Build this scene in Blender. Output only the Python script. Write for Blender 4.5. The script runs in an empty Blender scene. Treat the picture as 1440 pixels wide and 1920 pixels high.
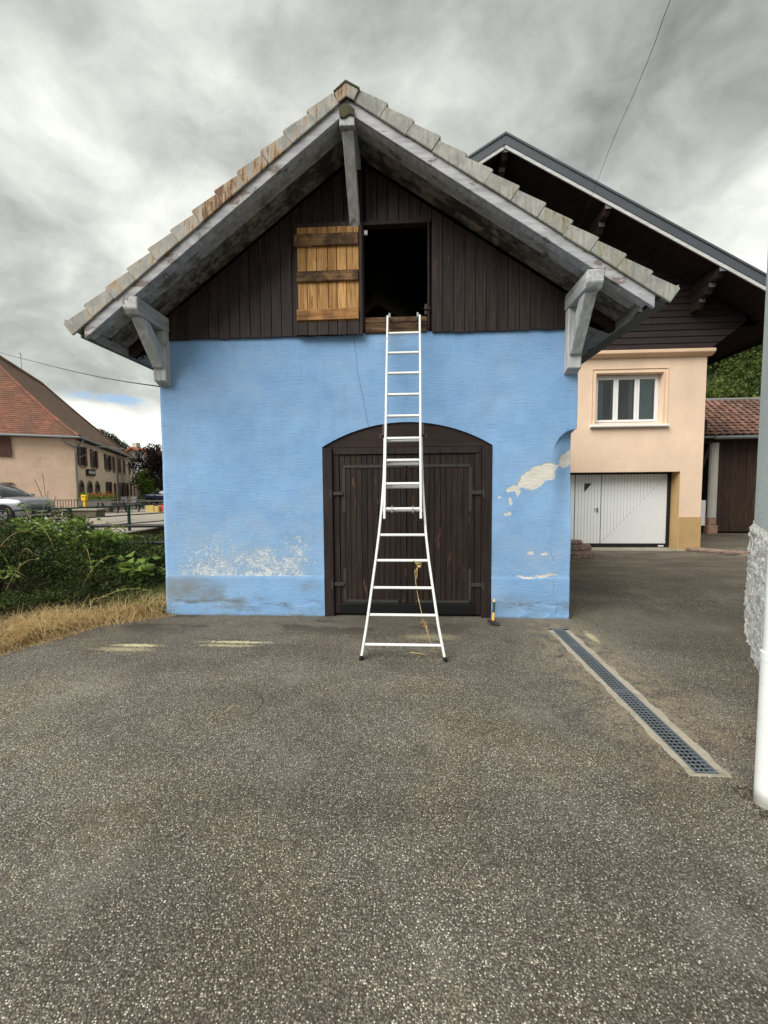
import bpy, math, random
import numpy as np
from mathutils import Vector, Matrix
random.seed(7); rng = np.random.default_rng(7)
S = bpy.context.scene
COL = S.collection
R = math.radians

# ------------------------------------------------------------------ camera, sky, sun, exposure
cd = bpy.data.cameras.new('camera'); cam = bpy.data.objects.new('camera', cd); COL.objects.link(cam)
cd.sensor_fit = 'VERTICAL'; cd.sensor_height = 24.0; cd.lens = 24.0*775/1920
cd.clip_start = .05; cd.clip_end = 6000
cam.matrix_world = Matrix.Translation((0, 0, 1.70)) @ Matrix.Rotation(R(3.35), 4, 'Z') @ Matrix.Rotation(R(90-3.7), 4, 'X') @ Matrix.Rotation(R(-.45), 4, 'Z')
S.camera = cam
S.view_settings.view_transform = 'Standard'; S.view_settings.look = 'None'
S.view_settings.exposure = 1.75; S.view_settings.gamma = 1.0; S.view_settings.use_curve_mapping = False

class NT:
    """small wrapper to write node trees in a line each"""
    def __init__(s, tree):
        s.t = tree; s.n = tree.nodes; s.l = tree.links
    def add(s, ty, **kw):
        nd = s.n.new(ty)
        for k, v in kw.items(): setattr(nd, k, v)
        return nd
    def put(s, sock, v):
        if v is None: return
        if isinstance(v, bpy.types.NodeSocket): s.l.new(v, sock)
        else:
            if isinstance(v, (tuple, list)) and sock.type == 'RGBA' and len(v) == 3: v = tuple(v)+(1,)
            sock.default_value = v
    def m(s, op, a, b=None, c=None, clamp=False):
        nd = s.add('ShaderNodeMath', operation=op, use_clamp=clamp)
        s.put(nd.inputs[0], a); s.put(nd.inputs[1], b)
        if c is not None: s.put(nd.inputs[2], c)
        return nd.outputs[0]
    def v(s, op, a, b=None):
        nd = s.add('ShaderNodeVectorMath', operation=op); s.put(nd.inputs[0], a); s.put(nd.inputs[1], b)
        return nd.outputs['Value'] if op in ('DOT_PRODUCT', 'LENGTH', 'DISTANCE') else nd.outputs[0]
    def scale(s, vec, sc): return s.v('MULTIPLY', vec, tuple(sc))
    def sep(s, vec):
        nd = s.add('ShaderNodeSeparateXYZ'); s.put(nd.inputs[0], vec); return nd.outputs
    def comb(s, x, y, z):
        nd = s.add('ShaderNodeCombineXYZ')
        for i, q in enumerate((x, y, z)): s.put(nd.inputs[i], q)
        return nd.outputs[0]
    def noise(s, vec, scale=5., detail=4., rough=.55, dist=0.):
        nd = s.add('ShaderNodeTexNoise'); s.put(nd.inputs['Vector'], vec)
        for k, q in (('Scale', scale), ('Detail', detail), ('Roughness', rough), ('Distortion', dist)): nd.inputs[k].default_value = q
        return nd.outputs['Fac']
    def noisec(s, vec, scale=5., detail=3.):
        nd = s.add('ShaderNodeTexNoise'); s.put(nd.inputs['Vector'], vec); nd.inputs['Scale'].default_value = scale; nd.inputs['Detail'].default_value = detail
        return nd.outputs['Color']
    def vor(s, vec, scale, rnd=1.):
        nd = s.add('ShaderNodeTexVoronoi'); s.put(nd.inputs['Vector'], vec); nd.inputs['Scale'].default_value = scale; nd.inputs['Randomness'].default_value = rnd
        return nd.outputs['Distance'], nd.outputs['Color']
    def ss(s, x, a, b):
        nd = s.add('ShaderNodeMapRange', interpolation_type='SMOOTHSTEP'); s.put(nd.inputs[0], x)
        nd.inputs[1].default_value = a; nd.inputs[2].default_value = b; nd.inputs[3].default_value = 0; nd.inputs[4].default_value = 1
        return nd.outputs[0]
    def lin(s, x, a, b, c, d):
        nd = s.add('ShaderNodeMapRange'); s.put(nd.inputs[0], x)
        for i, q in enumerate((a, b, c, d)): nd.inputs[i+1].default_value = q
        return nd.outputs[0]
    def mix(s, f, a, b, mode='MIX'):
        nd = s.add('ShaderNodeMix', data_type='RGBA', blend_type=mode); s.put(nd.inputs['Factor'], f)
        s.put(nd.inputs[6], a); s.put(nd.inputs[7], b); return nd.outputs[2]
    def rgb(s, c):
        nd = s.add('ShaderNodeRGB'); nd.outputs[0].default_value = tuple(c)+(1,); return nd.outputs[0]

# cloudy sky: Nishita underneath, a layer of procedural stratocumulus above it
SUN_EL, SUN_AZ = R(47), R(224)          # behind the camera, a little to its left
W = bpy.data.worlds.new('World'); S.world = W; W.use_nodes = True
k = NT(W.node_tree); k.n.clear()
sky = k.add('ShaderNodeTexSky', sky_type='NISHITA', sun_disc=False); sky.sun_elevation = SUN_EL; sky.sun_rotation = SUN_AZ; sky.ozone_density = 1.6
tc = k.add('ShaderNodeTexCoord').outputs['Generated']
d = k.v('NORMALIZE', tc); dx, dy, dz = k.sep(d)
zz = k.m('ADD', k.m('MAXIMUM', dz, 0.0), .16)
flat = k.comb(k.m('DIVIDE', dx, zz), k.m('DIVIDE', dy, zz), 0.)
warp = k.v('ADD', flat, k.scale(k.noisec(flat, 1.1, 2), (.9, .9, 0)))
f2 = k.comb(k.m('DIVIDE', dx, k.m('ADD', zz, .35)), k.m('DIVIDE', dy, k.m('ADD', zz, .35)), k.m('MULTIPLY', dz, .6)); f2w = k.v('ADD', f2, k.scale(k.noisec(f2, 2.2, 3), (.32, .32, .2))); n1 = k.noise(f2w, 2.6, 7, .54); n2 = k.noise(f2w, 5.5, 8, .58); n3 = k.noise(k.scale(warp, (1.3, .5, 1)), .45, 3, .5)
n4 = k.noise(k.v('ADD', f2w, k.scale(k.noisec(f2, 9., 3), (.08, .08, .08))), 13., 6, .55)
body = k.m('ADD', k.m('MULTIPLY', k.m('SUBTRACT', n1, .5), .66), k.m('ADD', k.m('MULTIPLY', k.m('SUBTRACT', n2, .5), .60), k.m('ADD', k.m('MULTIPLY', k.m('SUBTRACT', n3, .5), .12), k.m('MULTIPLY', k.m('SUBTRACT', n4, .5), .22))))
def lobe(v, w0, w1): return k.ss(k.v('DOT_PRODUCT', d, tuple(v)), math.cos(R(w0)), math.cos(R(w1)))
bright = k.m('ADD', k.m('MULTIPLY', lobe((-.464, .699, .544), 18, 3), .06), k.m('MULTIPLY', lobe((-.425, .771, .474), 9, 1), .12))
bright = k.m('ADD', bright, k.m('MULTIPLY', lobe((-.565, .628, .535), 9, 1), .06))
bright = k.m('ADD', bright, k.m('MULTIPLY', lobe((.567, .749, .342), 14, 2), .24))
bright = k.m('ADD', bright, k.m('MULTIPLY', k.m('MULTIPLY', lobe((-.596, .795, .11), 22, 6), k.ss(dz, .19, .12)), .42))
dark = k.m('ADD', k.m('MULTIPLY', lobe((.35, .76, .548), 14, 3), .02), k.m('MULTIPLY', lobe((-.642, .695, .28), 13, 3), .08))
lum = k.m('ADD', k.m('ADD', .512, k.m('MULTIPLY', body, .78)), k.m('SUBTRACT', bright, dark))
lum = k.m('MAXIMUM', lum, .24)
shade = k.m('MULTIPLY', k.m('POWER', lum, 1.45), .455)
tint = k.mix(k.ss(lum, .25, .80), (.925, .99, .955), (.99, 1.015, .94))
cl = k.v('MULTIPLY', tint, k.comb(shade, shade, shade))
hole = k.m('MULTIPLY', lobe((-.585, .792, .172), 5.0, 1.5), k.ss(k.m('ADD', k.m('ABSOLUTE', k.m('SUBTRACT', dz, .176)), k.m('MULTIPLY', k.noise(k.scale(d, (14, 14, 40)), 1.0, 5, .65), .045)), .036, .022))
cover = k.m('SUBTRACT', 1.0, hole)
bg1 = k.add('ShaderNodeBackground'); k.put(bg1.inputs[0], sky.outputs[0]); bg1.inputs[1].default_value = .05
bg2 = k.add('ShaderNodeBackground'); k.put(bg2.inputs[0], cl); bg2.inputs[1].default_value = 1.0
mx = k.add('ShaderNodeMixShader'); k.put(mx.inputs[0], cover); k.l.new(bg1.outputs[0], mx.inputs[1]); k.l.new(bg2.outputs[0], mx.inputs[2])
wo = k.add('ShaderNodeOutputWorld'); k.l.new(mx.outputs[0], wo.inputs[0])

sd = bpy.data.lights.new('sun', 'SUN'); sd.energy = 1.5; sd.angle = R(50); sd.color = (1, .965, .91)
sun = bpy.data.objects.new('sun', sd); COL.objects.link(sun)
az = SUN_AZ
sv = Vector((math.sin(az)*math.cos(SUN_EL), math.cos(az)*math.cos(SUN_EL), math.sin(SUN_EL)))
sun.rotation_euler = sv.to_track_quat('Z', 'Y').to_euler(); sun.location = (0, -5, 20)

# ------------------------------------------------------------------ materials
MATS = {}
def mat(name, fn, rough=.85, spec=.3, metal=0.):
    m_ = bpy.data.materials.new(name); m_.use_nodes = True
    t = NT(m_.node_tree); b = m_.node_tree.nodes['Principled BSDF']
    b.inputs['Roughness'].default_value = rough; b.inputs['Specular IOR Level'].default_value = spec; b.inputs['Metallic'].default_value = metal
    t.b = b
    P = t.add('ShaderNodeNewGeometry').outputs['Position']
    t.P = P
    t.rnd = t.add('ShaderNodeObjectInfo').outputs['Random']
    t.obj = t.add('ShaderNodeTexCoord').outputs['Object']
    c, h, st, dist = fn(t, P)
    t.put(b.inputs['Base Color'], c)
    if h is not None:
        bp = t.add('ShaderNodeBump'); t.put(bp.inputs['Height'], h); bp.inputs['Strength'].default_value = st; bp.inputs['Distance'].default_value = dist
        t.l.new(bp.outputs[0], b.inputs['Normal'])
    MATS[name] = m_; return m_
def plain(name, col, rough=.8, spec=.3, var=.15, sc=12., metal=0., bump=.3, bd=.004, objvar=0.):
    def fn(t, P):
        n = t.noise(P, sc, 5, .6); n2 = t.noise(P, sc*.13, 3, .5)
        f = t.m('ADD', t.m('MULTIPLY', t.m('SUBTRACT', n, .5), 2*var), t.m('MULTIPLY', t.m('SUBTRACT', n2, .5), 2*var))
        if objvar: f = t.m('ADD', f, t.m('MULTIPLY', t.m('SUBTRACT', t.rnd, .5), 2*objvar))
        g = t.m('ADD', 1., f)
        return t.v('MULTIPLY', t.rgb(col), t.comb(g, g, g)), n, bump, bd
    return mat(name, fn, rough, spec, metal)
def wood(name, ca, cb, axis='Z', stretch=14., rough=.75, flake=None, dirt=None, bump=.6, ov=.25, sc=1.):
    """wood: long fibres along axis, one board unlike the next; flake = colour of worn spots; dirt = grime colour"""
    def fn(t, P):
        off = t.m('MULTIPLY', t.rnd, 37.)
        q = t.v('ADD', P, t.comb(off, t.m('MULTIPLY', off, 1.7), off))
        s_ = [stretch*sc]*3; s_['XYZ'.index(axis)] = .9*sc
        fib = t.noise(t.scale(q, s_), 2.4, 6, .62, .5)
        big = t.noise(q, 1.7*sc, 3, .5)
        c = t.mix(t.ss(fib, .32, .68), ca, cb)
        g = t.m('ADD', 1-ov, t.m('ADD', t.m('MULTIPLY', t.rnd, 2*ov*.7), t.m('MULTIPLY', big, ov)))
        c = t.v('MULTIPLY', c, t.comb(g, g, g))
        if flake is not None:
            s2 = [stretch*.6*sc]*3; s2['XYZ'.index(axis)] = 1.6*sc
            fl = t.ss(t.m('ADD', t.noise(t.scale(q, s2), 1.6, 6, .7), t.m('MULTIPLY', t.noise(q, 1.1, 2), .45)), flake[1], flake[1]+.06)
            c = t.mix(t.m('MULTIPLY', fl, flake[2]), c, flake[0])
        if dirt is not None:
            dn = t.ss(t.noise(q, 3.2*sc, 6, .7), dirt[1], dirt[1]+.18)
            c = t.mix(t.m('MULTIPLY', dn, dirt[2]), c, dirt[0])
        return c, fib, bump, .004
    return mat(name, fn, rough, .25)

def f_asphalt(t, P):
    x, y, z = t.sep(P)
    q = t.v('ADD', P, t.scale(t.noisec(P, 60, 2), (.006, .006, 0)))
    dA, cA = t.vor(q, 138.); rA, gA, bA = t.sep(cA)
    dB, cB = t.vor(t.v('ADD', q, (3.3, 1.7, 0)), 84.); rB, gB, bB = t.sep(cB)
    base = t.mix(rA, (.087, .078, .063), (.220, .198, .163))
    pale = t.mix(bA, (.46, .42, .33), (.74, .71, .62))
    dens = t.noise(P, .9, 4, .6)
    lit = t.m('MULTIPLY', t.ss(t.m('ADD', gA, t.m('MULTIPLY', t.m('SUBTRACT', dens, .5), .35)), .76, .80), t.ss(dA, .48, .30))
    litB = t.m('MULTIPLY', t.ss(gB, .945, .955), t.ss(dB, .36, .26))
    c = t.mix(t.ss(dA, .40, .75), base, (.066, .058, .047))
    c = t.mix(t.m('MULTIPLY', lit, .85), c, pale)
    c = t.mix(litB, c, pale)
    # tyre-worn and damp areas, broad and slow
    w1 = t.noise(t.scale(P, (.55, 1.1, 1)), 1.0, 5, .6, .3); w2 = t.noise(P, .28, 3, .5)
    g = t.m('ADD', t.lin(w1, .3, .7, .62, 1.30), t.lin(w2, .3, .7, -.16, .18))
    hue = t.noise(t.v('ADD', P, (7, 3, 0)), 1.15, 5, .6)
    c = t.v('MULTIPLY', c, t.comb(g, t.m('MULTIPLY', g, t.lin(hue, .35, .65, .955, 1.01)), t.m('MULTIPLY', g, t.lin(hue, .35, .65, .87, 1.03))))
    # small oil spots and worn pale scuffs, a few hair cracks
    sp = t.m('MULTIPLY', t.ss(t.noise(t.v('ADD', P, (11, 5, 0)), 3.1, 3, .5), .66, .74), .45)
    c = t.mix(sp, c, (.045, .040, .034))
    sc_ = t.m('MULTIPLY', t.ss(t.noise(t.scale(P, (1.2, .8, 1)), 1.3, 6, .68), .50, .72), .22)
    c = t.mix(sc_, c, (.34, .315, .27))
    ckv = t.add('ShaderNodeTexVoronoi', feature='DISTANCE_TO_EDGE'); t.put(ckv.inputs['Vector'], t.v('ADD', P, t.scale(t.noisec(P, 3.0, 4), (.45, .45, 0)))); ckv.inputs['Scale'].default_value = .55
    ckm = t.m('MULTIPLY', t.ss(ckv.outputs['Distance'], .006, .001), t.ss(t.noise(P, .8, 3), .54, .60))
    c = t.mix(t.m('MULTIPLY', ckm, .7), c, (.030, .026, .022))
    # fine silt that fills the stones near the barn foot and round the drain
    nz = t.noise(P, 7., 5, .65)
    foot = t.m('MULTIPLY', t.ss(y, 4.0, 5.15), t.ss(y, 5.9, 5.3))
    foot = t.m('MULTIPLY', t.m('MULTIPLY', foot, t.ss(x, -3.6, -3.0)), t.ss(nz, .30, .55))
    c = t.mix(t.m('MULTIPLY', foot, .55), c, (.105, .092, .070))
    wet = t.m('MULTIPLY', t.m('MULTIPLY', t.ss(y, 4.3, 4.95), t.ss(x, 1.4, -.2)), t.ss(t.noise(t.scale(P, (.9, 2.2, 1)), 1.3, 4, .6), .50, .60))
    c = t.mix(t.m('MULTIPLY', wet, .7), c, (.035, .030, .026))
    dr = t.m('ABSOLUTE', t.m('SUBTRACT', x, 1.74))
    side = t.m('MULTIPLY', t.m('MULTIPLY', t.ss(dr, .62, .10), t.ss(nz, .40, .60)), t.m('MULTIPLY', t.ss(y, 2.0, 2.9), t.ss(y, 5.6, 4.9)))
    c = t.mix(t.m('MULTIPLY', side, .38), c, (.36, .30, .19))
    # pale mineral powder left by two puddles, and a trace beside the drain
    def streak(cx, cy, rx, ry, k_):
        ex = t.m('DIVIDE', t.m('SUBTRACT', x, cx), rx); ey = t.m('DIVIDE', t.m('SUBTRACT', y, cy), ry)
        r_ = t.m('ADD', t.m('MULTIPLY', ex, ex), t.m('MULTIPLY', ey, ey))
        r_ = t.m('ADD', r_, t.m('MULTIPLY', t.m('SUBTRACT', t.noise(P, 30., 7, .85), .5), 8.0))
        return t.m('MULTIPLY', t.ss(r_, 1.0, .1), k_)
    for a in ((-2.93, 4.19, .30, .045, .9), (-1.86, 4.32, .42, .035, .95), (-1.95, 4.22, .34, .045, .55), (-3.0, 4.08, .36, .06, .45), (2.03, 4.62, .05, .20, .6), (.25, 4.55, .35, .10, .35)):
        c = t.mix(streak(*a), c, (.58, .52, .30))
    # the yard beyond the drain is older, browner and smoother
    far = t.m('MULTIPLY', t.ss(y, 6.4, 9.0), t.ss(x, 1.8, 2.6))
    old = t.mix(t.ss(t.noise(t.scale(P, (.6, 1.6, 1)), 1.6, 6, .7), .35, .68), (.095, .082, .064), (.215, .185, .140))
    c = t.mix(t.m('MULTIPLY', far, .60), c, old)
    h = t.m('ADD', t.m('MULTIPLY', t.m('SUBTRACT', .6, dA), 1.0), t.m('MULTIPLY', t.noise(P, 240, 2), .5))
    return c, h, .85, .006
mat('asphalt', f_asphalt, .9, .22)

def f_blue(t, P):
    x, y, z = t.sep(P)
    stroke = t.noise(t.scale(t.v('ADD', P, t.scale(t.noisec(P, 3.5, 3), (0, 0, .05))), (5.5, 5.5, 85)), 1.0, 6, .7, .25)
    stroke2 = t.noise(t.scale(P, (11, 11, 150)), 1.0, 4, .6, .2)
    blot = t.noise(P, 1.3, 5, .6); fine = t.noise(P, 30, 5, .7)
    patch = t.ss(t.noise(P, 1.7, 7, .7), .40, .60)
    c = t.mix(t.ss(stroke, .24, .56), t.mix(patch, (.168, .312, .535), (.190, .352, .590)), t.mix(patch, (.216, .392, .650), (.246, .430, .690)))
    run = t.m('MULTIPLY', t.ss(t.noise(t.scale(P, (9, 9, .55)), 1.0, 6, .65), .56, .72), t.ss(z, 1.0, 3.3))
    c = t.mix(t.m('MULTIPLY', run, .22), c, (.120, .215, .36))
    g = t.m('ADD', t.lin(blot, .3, .7, .93, 1.07), t.lin(fine, .3, .7, -.04, .04))
    c = t.v('MULTIPLY', c, t.comb(g, g, g))
    hi = t.ss(z, 1.4, 3.4)                                     # upper wall less bleached than the foot
    c = t.mix(t.m('MULTIPLY', hi, .20), c, (.160, .310, .550))
    chalk = t.ss(t.noise(t.v('ADD', P, (4, 0, 9)), 1.1, 7, .72), .44, .66)
    c = t.mix(t.m('MULTIPLY', chalk, .20), c, (.40, .50, .60))
    # bleached, flaking band left of the door
    wz2 = t.m('ADD', z, t.m('MULTIPLY', t.m('SUBTRACT', t.noise(P, 2.2, 4, .6), .5), .8))
    reg = t.m('MULTIPLY', t.m('MULTIPLY', t.ss(x, -3.3, -2.8), t.ss(x, -1.10, -1.4)), t.m('MULTIPLY', t.ss(z, .515, .535), t.ss(wz2, 1.45, .55)))
    fl = t.m('ADD', t.m('MULTIPLY', t.noise(t.scale(P, (7, 7, 9)), 1.0, 8, .85, .4), .55), t.m('MULTIPLY', t.noise(t.scale(P, (34, 34, 52)), 1.0, 5, .8), .45))
    e = t.ss(t.m('ADD', fl, t.m('MULTIPLY', reg, .12)), .585, .66)
    e = t.m('MULTIPLY', e, t.ss(reg, .0, .16))
    wash = t.m('MULTIPLY', t.m('MULTIPLY', t.ss(t.noise(t.scale(P, (1.6, 1.6, 2.6)), 1.0, 8, .75, .6), .46, .72), t.ss(z, 2.1, .7)), t.ss(z, .50, .56))
    c = t.mix(t.m('MULTIPLY', wash, .42), c, (.40, .48, .52))
    c = t.mix(t.m('MULTIPLY', reg, .22), c, (.38, .45, .48))
    thin = t.m('MULTIPLY', t.ss(t.noise(t.scale(P, (20, 20, 46)), 1.0, 7, .8), .53, .64), t.m('MULTIPLY', t.ss(z, 1.75, .8), t.ss(z, .5, .6)))
    c = t.mix(t.m('MULTIPLY', thin, .38), c, (.46, .52, .53))
    c = t.mix(t.m('MULTIPLY', e, .80), c, (.70, .73, .71))
    spots = t.m('MULTIPLY', t.ss(t.noise(t.scale(P, (5, 5, 8)), 1.0, 8, .8), .66, .70), t.ss(z, 2.6, 1.2))
    c = t.mix(t.m('MULTIPLY', spots, .5), c, (.50, .56, .56))
    # grime on the foot
    ft = t.m('MULTIPLY', t.ss(z, .55, .30), t.ss(x, -.8, -1.5))
    gr = t.ss(t.noise(t.scale(P, (2.6, 2.6, 4.5)), 1.0, 7, .72), .46, .66)
    c = t.mix(t.m('MULTIPLY', t.m('MULTIPLY', ft, gr), .62), c, (.17, .165, .125))
    cs = t.m('MULTIPLY', t.m('MULTIPLY', t.ss(x, -2.3, -2.9), t.ss(z, .56, .48)), t.ss(z, .10, .25))
    c = t.mix(t.m('MULTIPLY', cs, .50), c, (.215, .205, .155))
    low = t.m('MULTIPLY', t.ss(t.m('ABSOLUTE', t.m('SUBTRACT', z, .17)), .09, .01), t.ss(t.noise(t.scale(P, (3, 3, 12)), 1.0, 6, .75), .50, .62))
    c = t.mix(t.m('MULTIPLY', low, .7), c, (.115, .110, .090))
    fr = t.m('MULTIPLY', t.ss(x, 1.0, 1.25), t.m('MULTIPLY', t.ss(z, .45, .25), gr))
    c = t.mix(t.m('MULTIPLY', fr, .30), c, (.16, .17, .17))
    # damp line along the ground
    c = t.mix(t.m('MULTIPLY', t.ss(t.m('ADD', z, t.m('MULTIPLY', fine, .05)), .06, .02), .6), c, (.13, .12, .09))
    # places where the paint has come off and the cream render shows
    wob = t.v('ADD', P, t.scale(t.v('SUBTRACT', t.noisec(P, 9, 5), (.5, .5, .5)), (.13, 0, .13)))
    wx, wy, wz = t.sep(wob)
    def ell(cx, cz, a, b, ang):
        ca_, sa_ = math.cos(R(ang)), math.sin(R(ang)); ux = t.m('SUBTRACT', wx, cx); uz = t.m('SUBTRACT', wz, cz)
        p_ = t.m('DIVIDE', t.m('ADD', t.m('MULTIPLY', ux, ca_), t.m('MULTIPLY', uz, sa_)), a)
        q_ = t.m('DIVIDE', t.m('SUBTRACT', t.m('MULTIPLY', uz, ca_), t.m('MULTIPLY', ux, sa_)), b)
        return t.m('ADD', t.m('MULTIPLY', p_, p_), t.m('MULTIPLY', q_, q_))
    best = None
    for a in ((1.60, 1.80, .25, .125, 30), (1.70, 1.84, .12, .11, 0), (1.97, 1.995, .115, .075, 35), (2.02, 2.03, .06, .09, 0), (1.31, 1.64, .085, .04, 12), (1.36, 1.60, .03, .06, 0), (1.27, 1.475, .022, .06, -8), (1.245, 1.33, .045, .02, 0), (1.13, 1.53, .018, .018, 0),
              (1.52, .845, .05, .016, -15), (1.70, .83, .04, .02, 30), (1.72, .56, .15, .016, 4), (1.47, .53, .12, .012, -4), (1.80, 1.90, .09, .014, 25)):
        r_ = ell(*a); best = r_ if best is None else t.m('MINIMUM', best, r_)
    pl = t.ss(best, 1.04, .96)
    rim = t.m('MULTIPLY', t.ss(best, 1.35, 1.04), t.ss(best, .96, 1.04))
    cream = t.mix(t.ss(stroke, .3, .6), (.50, .485, .43), (.70, .68, .62))
    c = t.mix(t.m('MULTIPLY', rim, .35), c, (.42, .48, .48))
    c = t.mix(pl, c, cream)
    # crack from the gable foot to the arch, two hairlines in the patched corner
    def crack(pts, w_):
        out = None
        for (xa, za), (xb, zb) in zip(pts, pts[1:]):
            tt = t.m('DIVIDE', t.m('SUBTRACT', z, zb), za-zb)
            cx = t.m('ADD', xb, t.m('MULTIPLY', tt, xa-xb))
            cx = t.m('ADD', cx, t.m('MULTIPLY', t.m('SUBTRACT', t.noise(P, 7, 4, .7), .5), .05))
            inn = t.m('MULTIPLY', t.m('LESS_THAN', z, za), t.m('GREATER_THAN', z, zb))
            f = t.m('MULTIPLY', inn, t.ss(t.m('ABSOLUTE', t.m('SUBTRACT', x, cx)), w_, w_*.3))
            out = f if out is None else t.m('MAXIMUM', out, f)
        return out
    brk = t.ss(t.noise(P, 8, 4, .7), .47, .60)
    ck = t.m('MAXIMUM', crack([(-.665, 3.56), (-.62, 3.1), (-.57, 2.85), (-.49, 2.42)], .0065), t.m('MULTIPLY', crack([(1.72, 1.5), (1.70, 1.0), (1.84, .72), (1.82, .3)], .009), t.m('MULTIPLY', brk, .6)))
    c = t.mix(t.m('MULTIPLY', ck, .55), c, (.08, .13, .22))
    h = t.m('ADD', t.m('ADD', t.m('MULTIPLY', stroke, 1.0), t.m('MULTIPLY', stroke2, .4)), t.m('ADD', t.m('MULTIPLY', fine, .15), t.m('ADD', t.m('MULTIPLY', pl, -1.6), t.m('MULTIPLY', e, -.8))))
    h = t.m('SUBTRACT', h, ck)
    return c, h, .45, .012
mat('blue_paint', f_blue, .8, .25)

wood('dark_boards', (.013, .0088, .0078), (.034, .023, .020), 'Z', 14, .6, flake=((.085, .045, .032), .86, .6), ov=.35)
wood('door_boards', (.012, .0078, .0065), (.029, .0195, .0155), 'Z', 16, .62, flake=((.13, .062, .045), .87, .8), ov=.35)
wood('door_frame', (.0165, .0105, .009), (.030, .0205, .018), 'Z', 9, .65, flake=((.09, .05, .04), .90, .6), ov=.15)
wood('lintel_panel', (.018, .0105, .009), (.032, .019, .0155), 'X', 5, .65, flake=((.10, .05, .04), .92, .6), ov=.15)
wood('grey_paint', (.30, .305, .31), (.50, .505, .505), 'Y', 7, .75, flake=((.12, .10, .08), .84, .8), dirt=((.055, .05, .042), .56, .75), ov=.15)
wood('barge_paint', (.31, .315, .335), (.47, .475, .485), 'X', 7, .75, flake=((.17, .11, .09), .80, .8), dirt=((.10, .088, .075), .54, .75), ov=.1)
wood('post_paint', (.36, .365, .37), (.55, .555, .55), 'Z', 8, .75, flake=((.16, .14, .11), .88, .8), dirt=((.12, .11, .09), .60, .7), ov=.1)
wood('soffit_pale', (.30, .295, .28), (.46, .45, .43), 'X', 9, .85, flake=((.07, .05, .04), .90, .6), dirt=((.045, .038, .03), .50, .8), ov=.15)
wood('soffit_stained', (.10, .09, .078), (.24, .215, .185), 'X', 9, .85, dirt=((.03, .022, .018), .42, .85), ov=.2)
wood('raw_boards', (.27, .130, .040), (.56, .325, .130), 'Z', 17, .8, flake=((.11, .05, .02), .82, .85), dirt=((.12, .055, .022), .62, .7), ov=.18)
wood('raw_battens', (.10, .058, .028), (.30, .165, .07), 'X', 12, .8, dirt=((.035, .022, .013), .40, .85), ov=.25)
wood('raw_batten_clean', (.22, .10, .035), (.46, .24, .09), 'X', 12, .8, dirt=((.10, .05, .025), .48, .7), ov=.1)
wood('rotten_beam', (.035, .021, .014), (.15, .088, .046), 'X', 9, .9, dirt=((.02, .013, .010), .45, .85), ov=.2, bump=1.)
wood('black_timber', (.010, .007, .006), (.024, .016, .014), 'Y', 9, .85)
wood('rafter_red', (.030, .014, .011), (.050, .024, .019), 'X', 9, .8)
wood('peeling_fascia', (.24, .24, .235), (.38, .38, .37), 'Y', 4, .85, flake=((.014, .012, .012), .80, 1.), ov=.1)
plain('iron', (.038, .034, .032), .6, .4, .3, 25, bump=.8)
plain('black_kick', (.006, .006, .007), .5, .3, .3, 30)
plain('hatch_dark', (.012, .010, .009), .95, .1, .2)  # near-black: the loft's shade put into the colour; also backs plank joints

def f_tile(warm):
    def fn(t, P):
        off = t.m('MULTIPLY', t.rnd, 23.)
        q = t.v('ADD', P, t.comb(off, off, off))
        st = t.noise(t.scale(q, (26, 26, 2.6)), 1.0, 5, .7, .3); bl = t.noise(q, 4.5, 5, .7); fi = t.noise(q, 55, 4, .7)
        c = t.mix(t.ss(bl, .3, .7), (.25, .25, .232), (.44, .435, .405))
        am = t.m('ADD', st, t.m('MULTIPLY', t.m('SUBTRACT', bl, .5), .7))
        am = t.m('ADD', am, t.m('MULTIPLY', t.m('SUBTRACT', t.rnd, .32 if warm else .5), .20))
        if warm:
            c = t.mix(t.m('MULTIPLY', t.ss(am, .50, .62), .8), c, (.40, .26, .13))
            c = t.mix(t.m('MULTIPLY', t.ss(am, .62, .70), .8), c, (.115, .045, .026))
        else:
            c = t.mix(t.m('MULTIPLY', t.ss(am, .53, .66), .65), c, (.24, .22, .13))
            c = t.mix(t.m('MULTIPLY', t.ss(am, .70, .76), .7), c, (.13, .065, .035))
        gs = t.noise(t.scale(q, (38, 38, 3.0)), 1.0, 5, .7)
        c = t.mix(t.m('MULTIPLY', t.ss(gs, .48, .66), .45), c, (.17, .17, .155))
        c = t.mix(t.m('MULTIPLY', t.ss(fi, .58, .68), .45), c, (.14, .135, .11))
        return c, fi, .6, .005
    return fn
mat('tile_rusty', f_tile(True), .85, .2); mat('tile_pale', f_tile(False), .85, .2)
plain('moss', (.085, .080, .050), .95, .1, .6, 60, bump=1., bd=.01)
plain('concrete_tile', (.19, .185, .17), .9, .2, .3, 9)

def f_rough(base, grain, sc, bd, b2=(0, 0, 0), bf=0.):
    def fn(t, P):
        rs_ = t.ss(t.noise(t.scale(P, (4.5, 4.5, .4)), 1.0, 6, .65), .54, .74)
        n = t.noise(P, sc, 6, .7, .4); bl = t.noise(P, .9, 4, .6)
        dd, cc = t.vor(t.v('ADD', P, t.scale(t.noisec(P, sc*.6, 2), (.03, .03, .03))), sc*.9)
        g = t.m('ADD', t.lin(bl, .3, .7, .90, 1.08), t.lin(n, .3, .7, -grain, grain))
        c = t.v('MULTIPLY', t.rgb(base), t.comb(g, g, g))
        if bf: c = t.mix(t.m('MULTIPLY', t.ss(t.noise(P, 2.3, 5, .7), .5, .7), bf), c, b2); c = t.mix(t.m('MULTIPLY', rs_, bf*.7), c, b2)
        return c, t.m('ADD', n, t.m('MULTIPLY', dd, -.6)), .9, bd
    return fn
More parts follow.
